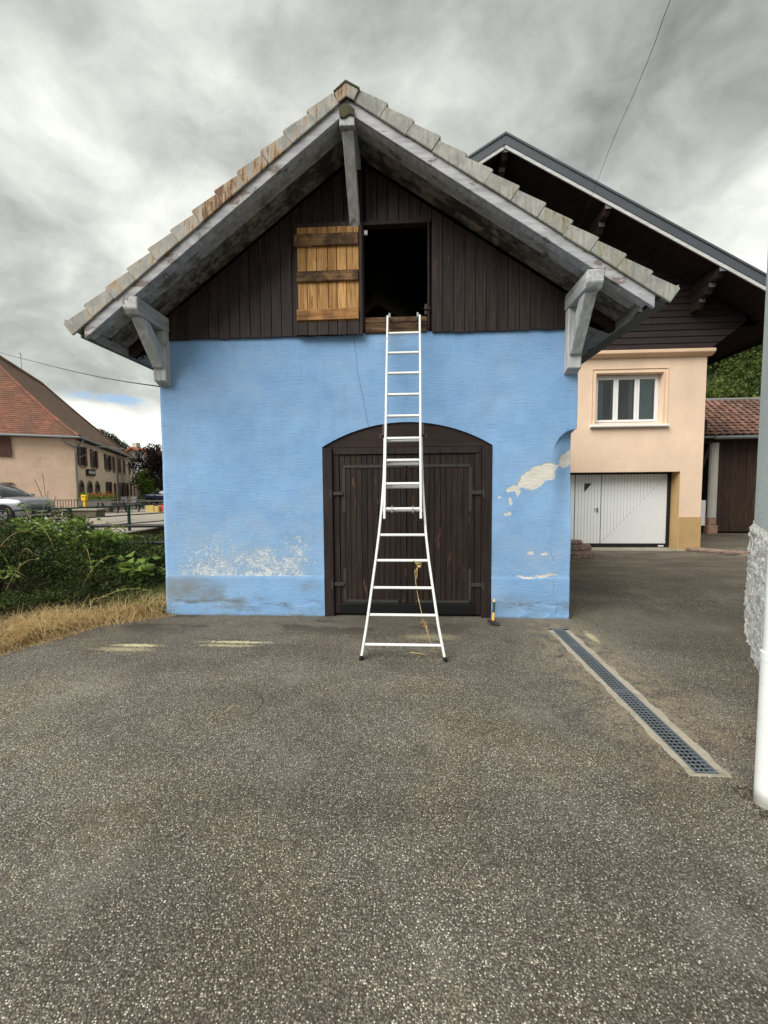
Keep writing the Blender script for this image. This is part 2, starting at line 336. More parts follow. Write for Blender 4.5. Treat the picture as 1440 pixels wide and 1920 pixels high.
mat('peach_render', f_rough((.82, .62, .465), .05, 45, .004, (.70, .51, .375), .35), .9, .2)
mat('peach_trim', f_rough((.74, .53, .36), .03, 45, .002), .85, .2)
mat('ochre_plinth', f_rough((.52, .35, .165), .08, 45, .004, (.42, .28, .14), .4), .9, .2)
mat('grey_render', f_rough((.60, .67, .655), .06, 28, .008, (.52, .585, .57), .4), .9, .2)
mat('roughcast', f_rough((.80, .79, .735), .14, 42, .03), .9, .2)
mat('beige_render', f_rough((.64, .475, .355), .05, 9, .01, (.50, .36, .265), .6), .9, .2)
mat('beige_render_pale', f_rough((.74, .59, .46), .05, 9, .01, (.62, .48, .37), .5), .9, .2)
mat('concrete', f_rough((.25, .23, .195), .12, 14, .01, (.12, .11, .085), .6), .9, .2)
mat('channel_wall', f_rough((.135, .115, .085), .2, 5, .02, (.055, .055, .04), .6), .95, .15)
mat('drain_concrete', f_rough((.33, .30, .24), .16, 30, .004, (.20, .175, .135), .85), .9, .2)
mat('sandstone', f_rough((.33, .235, .19), .4, 12, .08, (.11, .070, .055), .8), .95, .15)
mat('street', f_rough((.30, .265, .225), .05, 20, .003, (.22, .195, .165), .6), .92, .2)
plain('white_pvc', (.80, .81, .82), .35, .45, .03, bump=.02)
plain('white_door', (.86, .88, .89), .45, .4, .03, bump=.05)
def f_alu(t, P):
    n = t.noise(P, 30, 5, .7); b_ = t.noise(P, 3.2, 4, .6); sc = t.ss(t.noise(t.scale(P, (22, 9, 9)), 1.0, 5, .8), .62, .68)
    g = t.m('ADD', t.lin(b_, .3, .7, .90, 1.06), t.lin(n, .3, .7, -.04, .04))
    c = t.v('MULTIPLY', t.rgb((.74, .74, .72)), t.comb(g, g, g))
    return t.mix(t.m('MULTIPLY', sc, .65), c, (.20, .19, .18)), n, .2, .003
mat('white_metal', f_alu, .45, .4)
def f_pipe(t, P):
    x, y, z = t.sep(P); n = t.noise(P, 7, 5, .65); sc = t.ss(t.noise(t.scale(P, (16, 16, 30)), 1.0, 6, .8), .64, .68)
    g = t.lin(n, .3, .7, .90, 1.06); c = t.v('MULTIPLY', t.rgb((.78, .81, .795)), t.comb(g, g, g))
    c = t.mix(t.m('MULTIPLY', sc, .45), c, (.33, .34, .32))
    return t.mix(t.m('MULTIPLY', t.ss(t.m('ADD', z, t.m('MULTIPLY', n, -.08)), .06, -.03), .75), c, (.17, .15, .11)), n, .15, .003
mat('pipe_white', f_pipe, .45, .35)
plain('black_frame', (.010, .010, .012), .5, .4, .1)
plain('zinc', (.20, .215, .225), .45, .4, .15, 6, .4)
plain('slate_metal', (.085, .095, .108), .5, .4, .12, 5, .2)
wood('white_strip', (.45, .46, .46), (.60, .60, .60), 'X', 6, .7, flake=((.10, .10, .09), .86, .9), ov=.05)
wood('brown_siding', (.020, .0135, .014), (.036, .026, .026), 'X', 13, .6, ov=.3)
wood('shed_boards', (.030, .018, .014), (.062, .036, .026), 'Z', 10, .75, flake=((.13, .055, .035), .88, .7), ov=.25)
wood('shutter_wood', (.075, .034, .030), (.125, .060, .052), 'Z', 8, .7, ov=.25)
plain('lime_post', (.52, .50, .47), .9, .2, .1, 10)
plain('brick_red', (.30, .19, .14), .9, .2, .5, 9)
plain('grate_steel', (.17, .20, .225), .45, .5, .2, 30, .3)
plain('void', (.006, .0055, .005), .95, .1, .1)
plain('rubber', (.012, .012, .012), .8, .2, .1)
plain('curtain', (.52, .58, .60), .9, .1, .15, 4)
plain('rail_green', (.012, .045, .036), .5, .4, .2, 8)
plain('rail_dark', (.022, .020, .020), .6, .3, .3, 12)
plain('cable', (.07, .07, .075), .7, .3, .05)
plain('terracotta', (.30, .105, .055), .9, .2, .25, 8, objvar=.1)
plain('straw', (.46, .335, .15), .9, .15, .2)
plain('cloth_white', (.62, .63, .66), .7, .3, .04)
plain('mail_yellow', (.72, .44, .015), .5, .4, .04)
plain('flower_red', (.50, .05, .03), .7, .2, .3)
plain('orange_crate', (.45, .10, .05), .6, .3, .2)
plain('yellow_crate', (.52, .40, .14), .7, .3, .2)
plain('grey_wood', (.13, .12, .11), .85, .2, .3, 10)
plain('dark_wood', (.045, .035, .03), .85, .2, .3, 10)
plain('hammer_green', (.006, .035, .032), .5, .4, .05)
plain('hammer_yellow', (.75, .42, .03), .5, .4, .05)
plain('hammer_wood', (.70, .48, .24), .6, .3, .1)
plain('bare_soil', (.055, .043, .028), .98, .1, .4, 9, bump=1, bd=.03)
plain('meadow', (.055, .080, .025), .95, .1, .4, 1.5, bump=1, bd=.05)
plain('forest_floor', (.030, .045, .016), .95, .1, .4, .2)
plain('slate_wall', (.34, .35, .35), .7, .3, .1, 3)
plain('bark', (.055, .045, .035), .95, .1, .3, 9)
def f_redroof(a, b, c3):
    def fn(t, P):
        n = t.noise(P, .7, 5, .65); f = t.noise(P, 5.5, 5, .75)
        dd, cc = t.vor(t.scale(P, (1, 1, 1.6)), 4.2); r_, g_, b_ = t.sep(cc)
        c = t.mix(r_, a, b); c = t.mix(t.m('MULTIPLY', t.ss(t.m('ADD', t.m('MULTIPLY', n, .6), t.m('MULTIPLY', f, .4)), .46, .60), .75), c, c3)
        return c, f, .6, .03
    return fn
mat('old_roof_tiles', f_redroof((.17, .075, .052), (.26, .125, .085), (.13, .085, .063)), .9, .15)
mat('old_roof_brown', f_redroof((.21, .135, .105), (.31, .21, .16), (.17, .13, .105)), .9, .15)
mat('shed_tiles', f_redroof((.125, .060, .046), (.25, .145, .11), (.095, .068, .056)), .9, .15)
def f_glass(t, P):
    n = t.noise(P, .8, 3)
    return t.mix(n, (.018, .022, .024), (.04, .048, .05)), None, 0, 0
mat('window_glass', f_glass, .06, .6)
def glass_clear():
    m_ = bpy.data.materials.new('pane_glass'); m_.use_nodes = True; t = NT(m_.node_tree); t.n.clear()
    g = t.add('ShaderNodeBsdfGlossy'); g.inputs['Roughness'].default_value = .02; g.inputs[0].default_value = (1, 1, 1, 1)
    tr = t.add('ShaderNodeBsdfTransparent'); tr.inputs[0].default_value = (.75, .8, .8, 1)
    fr = t.add('ShaderNodeFresnel'); fr.inputs[0].default_value = 1.5
    mx_ = t.add('ShaderNodeMixShader'); t.l.new(t.m('MULTIPLY', fr.outputs[0], 1.3, clamp=True), mx_.inputs[0]); t.l.new(tr.outputs[0], mx_.inputs[1]); t.l.new(g.outputs[0], mx_.inputs[2])
    o = t.add('ShaderNodeOutputMaterial'); t.l.new(mx_.outputs[0], o.inputs[0]); MATS['pane_glass'] = m_
glass_clear()
def carpaint(name, col, metal):
    plain(name, col, .28, .5, .02, metal=metal, bump=0)
    MATS[name].node_tree.nodes['Principled BSDF'].inputs['Coat Weight'].default_value = .6
carpaint('silver_paint', (.22, .23, .25), .4); carpaint('navy_paint', (.012, .025, .07), .2)
plain('headlight', (.55, .58, .62), .15, .6, .05)
def leafmat(name, a, b, tr=.25, rough=.55):
    def fn(t, P):
        at = t.add('ShaderNodeAttribute', attribute_name='tone').outputs['Fac']
        c = t.mix(at, a, b); n = t.noise(P, 3, 2)
        c = t.mix(t.m('MULTIPLY', n, .3), c, a)
        t.b.inputs['Subsurface Weight'].default_value = 0
        return c, None, 0, 0
    m_ = mat(name, fn, rough, .25); t = NT(m_.node_tree); b_ = m_.node_tree.nodes['Principled BSDF']
    tl = t.add('ShaderNodeBsdfTranslucent'); src = b_.inputs['Base Color'].links[0].from_socket; t.l.new(src, tl.inputs[0])
    mx_ = t.add('ShaderNodeMixShader'); mx_.inputs[0].default_value = tr
    out = [n for n in t.n if n.type == 'OUTPUT_MATERIAL'][0]
    t.l.new(b_.outputs[0], mx_.inputs[1]); t.l.new(tl.outputs[0], mx_.inputs[2]); t.l.new(mx_.outputs[0], out.inputs[0])
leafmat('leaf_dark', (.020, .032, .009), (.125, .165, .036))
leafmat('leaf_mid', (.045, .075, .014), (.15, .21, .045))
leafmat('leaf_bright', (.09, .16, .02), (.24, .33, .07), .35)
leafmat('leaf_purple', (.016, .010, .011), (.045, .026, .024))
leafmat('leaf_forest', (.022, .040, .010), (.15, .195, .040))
leafmat('leaf_forest_dark', (.016, .028, .012), (.045, .065, .022))
leafmat('leaf_conifer', (.012, .024, .014), (.030, .050, .024))
leafmat('grass_dry', (.40, .28, .12), (.80, .62, .33), .3, .8)
leafmat('grass_green', (.055, .085, .018), (.20, .23, .06), .3, .8)
leafmat('flower_white', (.5, .52, .42), (.7, .7, .6), .3)

# ------------------------------------------------------------------ object helpers
def tag(o, label=None, cat=None, group=None, kind=None):
    if label: o['label'] = label
    if cat: o['category'] = cat
    if group: o['group'] = group
    if kind: o['kind'] = kind
    return o
ORG = {}
def empty(name, loc, label=None, cat=None, group=None, rz=0.):
    o = bpy.data.objects.new(name, None); COL.objects.link(o); o.location = loc; o.rotation_euler = (0, 0, rz)
    o.empty_display_size = .2
    ORG[o.name] = Vector((0, 0, 0)) if rz else Vector(loc)      # rotated things are built in their own coordinates
    return tag(o, label, cat, group)
class MB:
    def __init__(s): s.v = []; s.f = []
    def add(s, vs, fs):
        o = len(s.v); s.v += [tuple(q) for q in vs]; s.f += [tuple(i+o for i in f) for f in fs]; return s
    def box(s, x0, x1, y0, y1, z0, z1):
        return s.add([(x0, y0, z0), (x1, y0, z0), (x1, y1, z0), (x0, y1, z0), (x0, y0, z1), (x1, y0, z1), (x1, y1, z1), (x0, y1, z1)],
                     [(3, 2, 1, 0), (4, 5, 6, 7), (0, 1, 5, 4), (1, 2, 6, 5), (2, 3, 7, 6), (3, 0, 4, 7)])
    def prism(s, poly, axis, a, b):
        """poly: 2-D outline in the plane across axis; extruded from a to b"""
        def P(u, w, h): return {'Y': (u, h, w), 'X': (h, u, w), 'Z': (u, w, h)}[axis]
        n = len(poly); vs = [P(u, w, a) for u, w in poly]+[P(u, w, b) for u, w in poly]
        fs = [tuple(range(n)), tuple(range(2*n-1, n-1, -1))]+[(i, i+n, (i+1) % n+n, (i+1) % n) for i in range(n)]
        return s.add(vs, fs)
    def beam(s, p, q, w, h, up=(0, 0, 1)):
        p, q, up = Vector(p), Vector(q), Vector(up); d_ = (q-p).normalized(); r_ = d_.cross(up)
        if r_.length < 1e-4: r_ = d_.cross(Vector((0, 1, 0)))
        r_.normalize(); u_ = r_.cross(d_).normalized()
        vs = [c+r_*a*w/2+u_*b*h/2 for c in (p, q) for a, b in ((-1, -1), (1, -1), (1, 1), (-1, 1))]
        return s.add(vs, [(3, 2, 1, 0), (4, 5, 6, 7), (0, 1, 5, 4), (1, 2, 6, 5), (2, 3, 7, 6), (3, 0, 4, 7)])
    def tube(s, pts, r, n=8, cap=True, r2=None):
        pts = [Vector(p) for p in pts]; rings = []
        for i, p in enumerate(pts):
            d_ = (pts[min(i+1, len(pts)-1)]-pts[max(i-1, 0)]).normalized()
            a = d_.cross(Vector((0, 0, 1)));  a = a if a.length > .05 else d_.cross(Vector((0, 1, 0)))
            a.normalize(); b = d_.cross(a); rr = r if r2 is None else r+(r2-r)*i/(len(pts)-1)
            rings.append([p+(a*math.cos(2*math.pi*j/n)+b*math.sin(2*math.pi*j/n))*rr for j in range(n)])
        vs = [v for g in rings for v in g]; fs = [(i*n+j, i*n+(j+1) % n, (i+1)*n+(j+1) % n, (i+1)*n+j) for i in range(len(pts)-1) for j in range(n)]
        if cap: fs += [tuple(range(n-1, -1, -1)), tuple(range((len(pts)-1)*n, len(pts)*n))]
        return s.add(vs, fs)
    def build(s, name, m_, parent=None, bevel=0., smooth=False, label=None):
        vs = np.array(s.v, float); me = bpy.data.meshes.new(name)
        if parent is not None:
            po = ORG[parent.name]
            lo, hi = vs.min(0), vs.max(0); org = Vector(((lo[0]+hi[0])/2, (lo[1]+hi[1])/2, lo[2]))
        else:
            po = Vector((0, 0, 0)); lo, hi = vs.min(0), vs.max(0); org = Vector(((lo[0]+hi[0])/2, (lo[1]+hi[1])/2, lo[2]))
        me.from_pydata((vs-np.array(org)).tolist(), [], s.f); me.validate()
        me.materials.append(MATS[m_]); o = bpy.data.objects.new(name, me); COL.objects.link(o)
        o.location = org-po; o.parent = parent; ORG[o.name] = org
        if smooth:
            for p in me.polygons: p.use_smooth = True
        if bevel:
            b = o.modifiers.new('edge', 'BEVEL'); b.width = bevel; b.segments = 1; b.limit_method = 'ANGLE'; b.angle_limit = R(40)
        if label: o['label'] = label
        return o
def fixn(o):
    import bmesh
    b = bmesh.new(); b.from_mesh(o.data); bmesh.ops.recalc_face_normals(b, faces=b.faces); b.to_mesh(o.data); b.free(); return o
def like(o, parent, delta):
    """copy of a part (mesh shared), moved by delta in world axes"""
    c = o.copy(); COL.objects.link(c); c.parent = parent
    org = ORG[o.name]+Vector(delta); c.location = org-ORG[parent.name]; ORG[c.name] = org
    return c
def copy_tree(o, parent=None):
    c = o.copy(); COL.objects.link(c); c.parent = parent
    for ch in list(o.children): copy_tree(ch, c)
    return c
def big_mesh(name, V, F, m_, tone=None, parent=None, smooth=False):
    """V (n,3), F (m,k) numpy -> one object"""
    me = bpy.data.meshes.new(name); n, m, kk = len(V), len(F), F.shape[1]
    org = np.array([(V[:, 0].min()+V[:, 0].max())/2, (V[:, 1].min()+V[:, 1].max())/2, V[:, 2].min()])
    me.vertices.add(n); me.vertices.foreach_set('co', (V-org).astype(np.float32).ravel())
    me.loops.add(m*kk); me.loops.foreach_set('vertex_index', F.astype(np.int32).ravel())
    me.polygons.add(m); me.polygons.foreach_set('loop_start', np.arange(0, m*kk, kk, dtype=np.int32)); me.polygons.foreach_set('loop_total', np.full(m, kk, np.int32))
    if smooth: me.polygons.foreach_set('use_smooth', np.ones(m, bool))
    me.update(calc_edges=True)
    if tone is not None:
        a = me.attributes.new('tone', 'FLOAT', 'POINT'); a.data.foreach_set('value', tone.astype(np.float32))
    me.materials.append(MATS[m_]); o = bpy.data.objects.new(name, me); COL.objects.link(o)
    po = ORG[parent.name] if parent is not None else Vector((0, 0, 0)); o.location = Vector(org)-po; o.parent = parent; ORG[o.name] = Vector(org)
    return o
def unit(a): return a/np.maximum(np.linalg.norm(a, axis=1, keepdims=True), 1e-9)
def leaf_mesh(P, A, L, Wd, fold=.25):
    """P (n,3) bases, A (n,3) directions, L lengths, Wd widths -> two faces per leaf"""
    n = len(P); A = unit(A); r = rng.normal(size=(n, 3)); B = unit(np.cross(A, r)); N = np.cross(A, B)
    L = np.broadcast_to(L, n)[:, None]; Wd = np.broadcast_to(Wd, n)[:, None]
    m1 = P+A*L*.45+B*Wd*.5+N*Wd*fold; m2 = P+A*L*.45-B*Wd*.5+N*Wd*fold; tip = P+A*L-N*L*.12
    V = np.stack([P, m1, tip, m2], 1).reshape(-1, 3); i = np.arange(n)[:, None]*4
    F = np.concatenate([i+np.array([[0, 1, 2]]), i+np.array([[0, 2, 3]])])
    return V, F
def leaves(name, P, A, L, Wd, m_, tone, parent=None):
    V, F = leaf_mesh(P, A, L, Wd); return big_mesh(name, V, F, m_, np.repeat(tone, 4), parent)
def blades(P, H, lean, w):
    """grass blades: three-segment bent strips"""
    n = len(P); az_ = rng.uniform(0, 2*np.pi, n); D = np.stack([np.cos(az_), np.sin(az_), np.zeros(n)], 1); Sd = np.stack([-np.sin(az_), np.cos(az_), np.zeros(n)], 1)
    H = H[:, None]; lean = lean[:, None]; w = np.broadcast_to(w, n)[:, None]; up = np.array([[0, 0, 1.]])
    p1 = P+up*H*.55+D*lean*H*.25; p2 = P+up*H*(1-.35*lean)+D*lean*H*.8
    V = np.stack([P-Sd*w/2, P+Sd*w/2, p1-Sd*w*.4, p1+Sd*w*.4, p2-Sd*w*.08, p2+Sd*w*.08], 1).reshape(-1, 3)
    i = np.arange(n)[:, None]*6; F = np.concatenate([i+np.array([[0, 1, 3, 2]]), i+np.array([[2, 3, 5, 4]])]); return V, F
def vnoise(x, y, s, seed=0):
    """smooth value noise, numpy"""
    x = np.asarray(x)*s+seed*17.3; y = np.asarray(y)*s-seed*9.1; xi = np.floor(x); yi = np.floor(y); fx = x-xi; fy = y-yi; fx = fx*fx*(3-2*fx); fy = fy*fy*(3-2*fy)
    def h(a, b): q = np.sin(a*127.1+b*311.7+seed*74.7)*43758.5453; return q-np.floor(q)
    return (h(xi, yi)*(1-fx)+h(xi+1, yi)*fx)*(1-fy)+(h(xi, yi+1)*(1-fx)+h(xi+1, yi+1)*fx)*fy
def sst(x, a, b): t_ = np.clip((x-a)/(b-a), 0, 1); return t_*t_*(3-2*t_)
def quad_grid(nx, ny):
    i, j = np.meshgrid(np.arange(nx-1), np.arange(ny-1), indexing='ij'); a = i*ny+j
    return np.stack([a, a+ny, a+ny+1, a+1], -1).reshape(-1, 4)

# ------------------------------------------------------------------ ground
def yard_edge(y):      # left edge of the asphalt
    return np.interp(y, [-30, 0, 3.2, 3.86, 4.17, 4.38, 4.80, 5.0, 5.2, 5.3, 60], [-6.5, -5.2, -4.45, -4.22, -4.12, -4.04, -3.86, -3.55, -3.22, -3.1, -3.1])
def ground_z(x, y):
    e = yard_edge(y); dx_ = e-x
    bank = -.10-.16*sst(dx_, -.1, .2)*(dx_ > -.1)-1.55*sst(dx_, .5, 5.0)
    bank = np.where(dx_ < -.1, -.14, bank)
    bank = np.where(x < -10.62, -.30, bank)
    far = sst(np.hypot(x, y), 60, 160)
    z = bank*(1-far)-.3*far
    return z+.05*(vnoise(x, y, 1.7, 3)-.5)*(dx_ > .1)
xs = np.unique(np.concatenate([np.arange(-14, 5, .2), [-10.63, -10.6], -np.geomspace(14, 2600, 26), np.geomspace(5, 2600, 26)]))
ys = np.unique(np.concatenate([np.arange(-4, 24, .25), -np.geomspace(4, 2600, 20), np.geomspace(24, 2600, 28)]))
X, Y = np.meshgrid(xs, ys, indexing='ij'); Z = ground_z(X, Y)
o = big_mesh('ground', np.stack([X, Y, Z], -1).reshape(-1, 3), quad_grid(len(xs), len(ys)), 'bare_soil', smooth=True); tag(o, kind='structure')
# yard asphalt: strips either side of the drain slot, irregular left edge
DX0, DX1, DY0, DY1 = 1.632, 1.862, 2.40, 4.87
ye = np.concatenate([np.arange(-8, 2.4, .4), np.arange(2.4, 5.3, .05), [5.3, 6, 8, 12, 20, 40]])
V = []; F = []
for yy in ye:
    xe = float(yard_edge(yy))+(.05*math.sin(yy*9)+.04*math.sin(yy*23) if yy < 5.2 else 0); V.append((xe, yy, 0.))
    V.append((DX0, yy, 0.))
F = [(2*i, 2*i+1, 2*i+3, 2*i+2) for i in range(len(ye)-1)]
mb = MB(); mb.add(V, F)
mb.add([(DX0, -8, 0), (DX1, -8, 0), (DX1, DY0, 0), (DX0, DY0, 0)], [(0, 1, 2, 3)]); mb.add([(DX0, DY1, 0), (DX1, DY1, 0), (DX1, 40, 0), (DX0, 40, 0)], [(0, 1, 2, 3)])
mb.add([(DX1, -8, 0), (40, -8, 0), (40, 40, 0), (DX1, 40, 0)], [(0, 1, 2, 3)])
tag(mb.build('asphalt_yard', 'asphalt'), kind='structure')
# street on the far side of the channel
def street_z(x, y): return .29*sst(-x, 11.3, 13.8)*sst(-y, -21.5, -18.5)+0*x
xs = np.concatenate([[-10.62], np.arange(-10.9, -24, -.4), np.array([-26, -30, -40, -60, -90.])]); ys = np.concatenate([np.arange(-6, 26, .5), [28, 32, 40, 60, 100, 140.]])
X, Y = np.meshgrid(xs, ys, indexing='ij')
Fq = quad_grid(len(xs), len(ys))[:, ::-1]
tag(big_mesh('street', np.stack([X, Y, street_z(X, Y)], -1).reshape(-1, 3), Fq, 'street', smooth=True), kind='structure')
for a, b, w in (((-12.2, 4), (-14.6, 60), .10), ((-11.3, 4), (-11.6, 40), .06)):      # gutter seams in the paving
    mb = MB(); pts = np.linspace(0, 1, 40); L_ = [(a[0]+(b[0]-a[0])*t_, a[1]+(b[1]-a[1])*t_) for t_ in pts]
    vs = []
    for (px, py) in L_: zz_ = float(street_z(np.array(px), np.array(py)))+.005; vs += [(px-w/2, py, zz_), (px+w/2, py, zz_)]
    mb.add(vs, [(2*i, 2*i+1, 2*i+3, 2*i+2) for i in range(len(L_)-1)]); tag(mb.build('gutter_seam', 'concrete'), kind='structure')

# channel wall
mb = MB(); mb.prism([(-10.62, -2.0), (-10.40, -2.0), (-10.48, -.02), (-10.62, -.02)], 'Y', -6, 40)
t_ = empty('channel_wall', (-10.5, 10, -2), 'mossy concrete retaining wall of the stream channel under the green railing', 'wall')
mb.build('wall', 'channel_wall', t_); mb = MB(); mb.box(-10.72, -10.34, -6, 40, -.018, .035); mb.build('coping', 'concrete', t_, bevel=.01)

# ------------------------------------------------------------------ the blue barn
FY = 5.25
barn = empty('blue_barn', (-.57, FY, 0), 'blue rendered barn with dark plank gable, open hatch and brown double doors', 'barn')
DLX, DRX = -1.09, 1.05
def arch(x): 
    return .432+math.sqrt(max(2.058**2-(x+.02)**2, 0))
TOP = 3.60
def wall_patch(x0f, x1f, zbf, nx, nz, xdens=None):
    us = np.linspace(0, 1, nx) if xdens is None else xdens; V = []
    for u_ in us:
        for j in range(nz):
            w_ = j/(nz-1); xm = x0f(0)+(x1f(0)-x0f(0))*u_; zb = zbf(xm); z = zb+(TOP-zb)*w_
            x = x0f(z)+(x1f(z)-x0f(z))*u_; V.append((x, z))
    return np.array(V), quad_grid(len(us), nz)
def corner_x(z): 
    return 2.015+.03*np.clip(z/2.3, 0, 1)+np.where(z > 2.36, .022, 0)-.010*(vnoise(z, z*0, 2.4, 9)-.5)
def relief(x, z):
    """y offset of the plaster surface (negative = towards the street)"""
    y = .010*(vnoise(x, z, 1.6, 1)-.5)+.006*(vnoise(x, z, 5.5, 2)-.5)
    y = y-.007*(1-sst(z, .510, .53))-.006*(1-sst(z, .15, .16))*(vnoise(x, z, 6, 4) > .4)
    dc = corner_x(z)-x
    rz_ = np.clip(1-(np.clip(dc, 0, .3)/.27)**2, 0, 1)**.5*.40
    inside = (dc < .27)*(z < 1.96+rz_)
    dep = .12*sst(1-dc/.27, 0, 1.15)*sst(z, .95, 2.0)
    edge = sst(1.96+rz_-z, 0, .03)
    return y+dep*inside*edge
mb = MB()
p1, q1 = wall_patch(lambda z: -3.225+.012*z, lambda z: DLX, lambda x: -.06, 60, 150)
p2, q2 = wall_patch(lambda z: DLX, lambda z: DRX, lambda x: arch(x), 70, 50)
xd = np.concatenate([np.linspace(0, .68, 28), np.linspace(.69, 1, 45)])
p3, q3 = wall_patch(lambda z: DRX, corner_x, lambda x: -.06, 0, 240, xd)
VV = []; FF = []; off = 0
for p_, q_ in ((p1, q1), (p2, q2), (p3, q3)):
    xx, zc = p_[:, 0], p_[:, 1]; VV.append(np.stack([xx, FY+relief(xx, zc), zc], 1)); FF.append(q_+off); off += len(xx)
# right side wall springs from the last column, left side from the first
last = np.arange(len(p3)-240, len(p3)); base3 = off-len(p3)
bk = VV[2][last].copy(); bk[:, 0] = 2.05; bk[:, 1] = 9.2; VV.append(bk)
a = base3+last; b = off+np.arange(240); FF.append(np.stack([a[:-1], b[:-1], b[1:], a[1:]], 1)); off += 240
first = np.arange(150); bk = VV[0][first].copy(); bk[:, 1] = 9.2; VV.append(bk); b = off+np.arange(150)
FF.append(np.stack([b[:-1], first[:-1], first[1:], b[1:]], 1)); off += 150
big_mesh('wall', np.concatenate(VV), np.concatenate(FF), 'blue_paint', parent=barn, smooth=True)
mb = MB(); mb.box(-3.21, -2.9, 5.3, 9.2, -2, -.05); mb.box(-2.9, 2.05, 9.1, 9.2, -.5, 3.6); mb.build('foundation', 'concrete', barn)
mb = MB(); n_ = 40; xs_ = np.linspace(DLX, DRX, n_)              # plastered reveal of the door opening
pr = [(DLX, -.05)]+[(x, arch(x)) for x in xs_]+[(DRX, -.05)]
mb.add([(x, y, z) for (x, z) in pr for y in (FY-.002, FY+.13)], [(2*i, 2*i+2, 2*i+3, 2*i+1) for i in range(len(pr)-1)]); mb.build('reveal', 'blue_paint', barn)

# --- doors
door = empty('barn_door', (-.02, FY+.05, 0)); door.parent = barn; door.location = Vector((-.02, FY+.05, 0))-ORG[barn.name]
yf = FY+.02
mb = MB(); mb.prism([(DLX+.001, 2.185)]+[(x, arch(x)-.001) for x in np.linspace(DLX+.002, DRX-.002, 40)]+[(DRX-.001, 2.185)], 'Y', yf, yf+.06); mb.build('arch_panel', 'lintel_panel', door)
for x0, x1 in ((DLX+.003, -.965), (.925, DRX-.003)):
    mb = MB(); mb.box(x0, x1, yf-.03, yf+.06, .0, 2.18); mb.build('door_post', 'door_frame', door, bevel=.006)
mb = MB(); mb.box(-.962, .922, yf+.002, yf+.07, 2.095, 2.182); mb.build('head_rail', 'door_frame', door, bevel=.004)
for x0, x1 in ((-.962, -.885), (.845, .922)):
    mb = MB(); mb.box(x0, x1, yf+.01, yf+.07, .03, 2.092); mb.build('inner_post', 'door_frame', door, bevel=.004)
mb = MB(); mb.box(-.88, .84, yf+.05, yf+.08, .02, 2.09); mb.build('backing', 'hatch_dark', door)
mb = MB(); mb.box(-.90, .86, yf+.0, yf+.05, .03, .165); mb.build('kick_board', 'black_kick', door, bevel=.004)
for (a, b, sgn) in ((-.88, -.022, 1), (-.016, .84, -1)):
    leaf = empty('door_leaf', (a, yf+.02, .17)); leaf.parent = door; leaf.location = Vector((a, yf+.02, .17))-ORG[door.name]
    n_ = 12; w_ = (b-a)/n_; base = None
    for i in range(n_):
        x0 = a+i*w_
        if i < 2:
            mb = MB(); mb.box(x0+.002, x0+w_-.002, yf+.022, yf+.045, .168+.004*i, 2.088); base = mb.build('plank', 'door_boards', leaf, bevel=.003)
        else:
            c_ = like(base, leaf, ((i-1)*w_, -.002*random.random(), .003*random.random()))
    e = a+.055 if sgn > 0 else b-.055; e2 = b-.02 if sgn > 0 else a+.02
    for (q0, q1, q2, q3) in ((e, e2, 1.925, 1.962), (e, a+.75 if sgn > 0 else b-.75, .175, .212)):
        mb = MB(); mb.box(min(q0, q1), max(q0, q1), yf+.012, yf+.0215, q2, q3)
        for q in np.linspace(min(q0, q1)+.03, max(q0, q1)-.03, 6): mb.tube([(q, yf+.006, (q2+q3)/2), (q, yf+.013, (q2+q3)/2)], .008, 6)
        mb.build('iron_strap', 'iron', leaf)
    for (z0, z1, zh) in ((1.36, 1.92, 1.60), (.215, .62, .42)):
        mb = MB(); mb.box(e-.018, e+.018, yf+.012, yf+.0212, z0, z1); mb.build('iron_strap', 'iron', leaf)
        xh = e-.012 if sgn > 0 else e+.012; xo = xh-sgn*.15
        mb = MB(); mb.box(min(xh, xo), max(xh, xo), yf-.012, yf+.008, zh-.022, zh+.022); mb.tube([(xo, yf-.015, zh-.06), (xo, yf-.015, zh+.045)], .02, 8); mb.box(xo-.022, xo+.022, yf-.02, yf+.008, zh-.075, zh-.035)
        mb.build('hinge', 'iron', leaf, bevel=.002)

# --- gable
AX, AZ = -.63, 5.77; SL, SR = .744, .658
def zt(x): return AZ-(SL*(AX-x) if x < AX else SR*(x-AX))
mb = MB(); mb.prism([(-3.2, 3.58), (2.06, 3.58), (2.06, zt(2.06)-.2), (AX, AZ-.2), (-3.2, zt(-3.2)-.2)], 'Y', 9.1, 9.2); mb.build('rear_gable', 'black_timber', barn)
HX0, HX1, HZ0, HZ1 = -.54, .26, 3.77, 4.86
x = -3.04; i = 0; rowx = []
while x < 2.05:
    w_ = .128+.012*random.random(); x1 = min(x+w_, 2.06); zb = 3.555+.012*random.random()
    for lo, hi in (((zb, None),) if (x1 < HX0+.02 or x > HX1-.02) else ((HZ1+.03, None),)):
        xa, xb = x+.003, x1-.003
        if x < HX0+.02 < x1: xb = min(xb, HX0)
        mb = MB(); pts = [(xa, lo), (xb, lo), (xb, zt(xb)-.14)]+([(AX, AZ-.14)] if xa < AX < xb else [])+[(xa, zt(xa)-.14)]
        dy = .004*random.random(); mb.prism(pts, 'Y', FY-.035+dy, FY-.012+dy); mb.build('gable_plank', 'dark_boards', barn, bevel=.003)
    x = x1
mb = MB(); mb.prism([(-3.05, 3.59), (HX0-.01, 3.59), (HX0-.01, zt(HX0)-.2), (-3.05, zt(-3.05)-.15)], 'Y', FY-.010, FY+.03)
mb.prism([(HX1+.01, 3.59), (2.06, 3.59), (2.06, zt(2.06)-.15), (HX1+.01, zt(HX1)-.2)], 'Y', FY-.010, FY+.03)
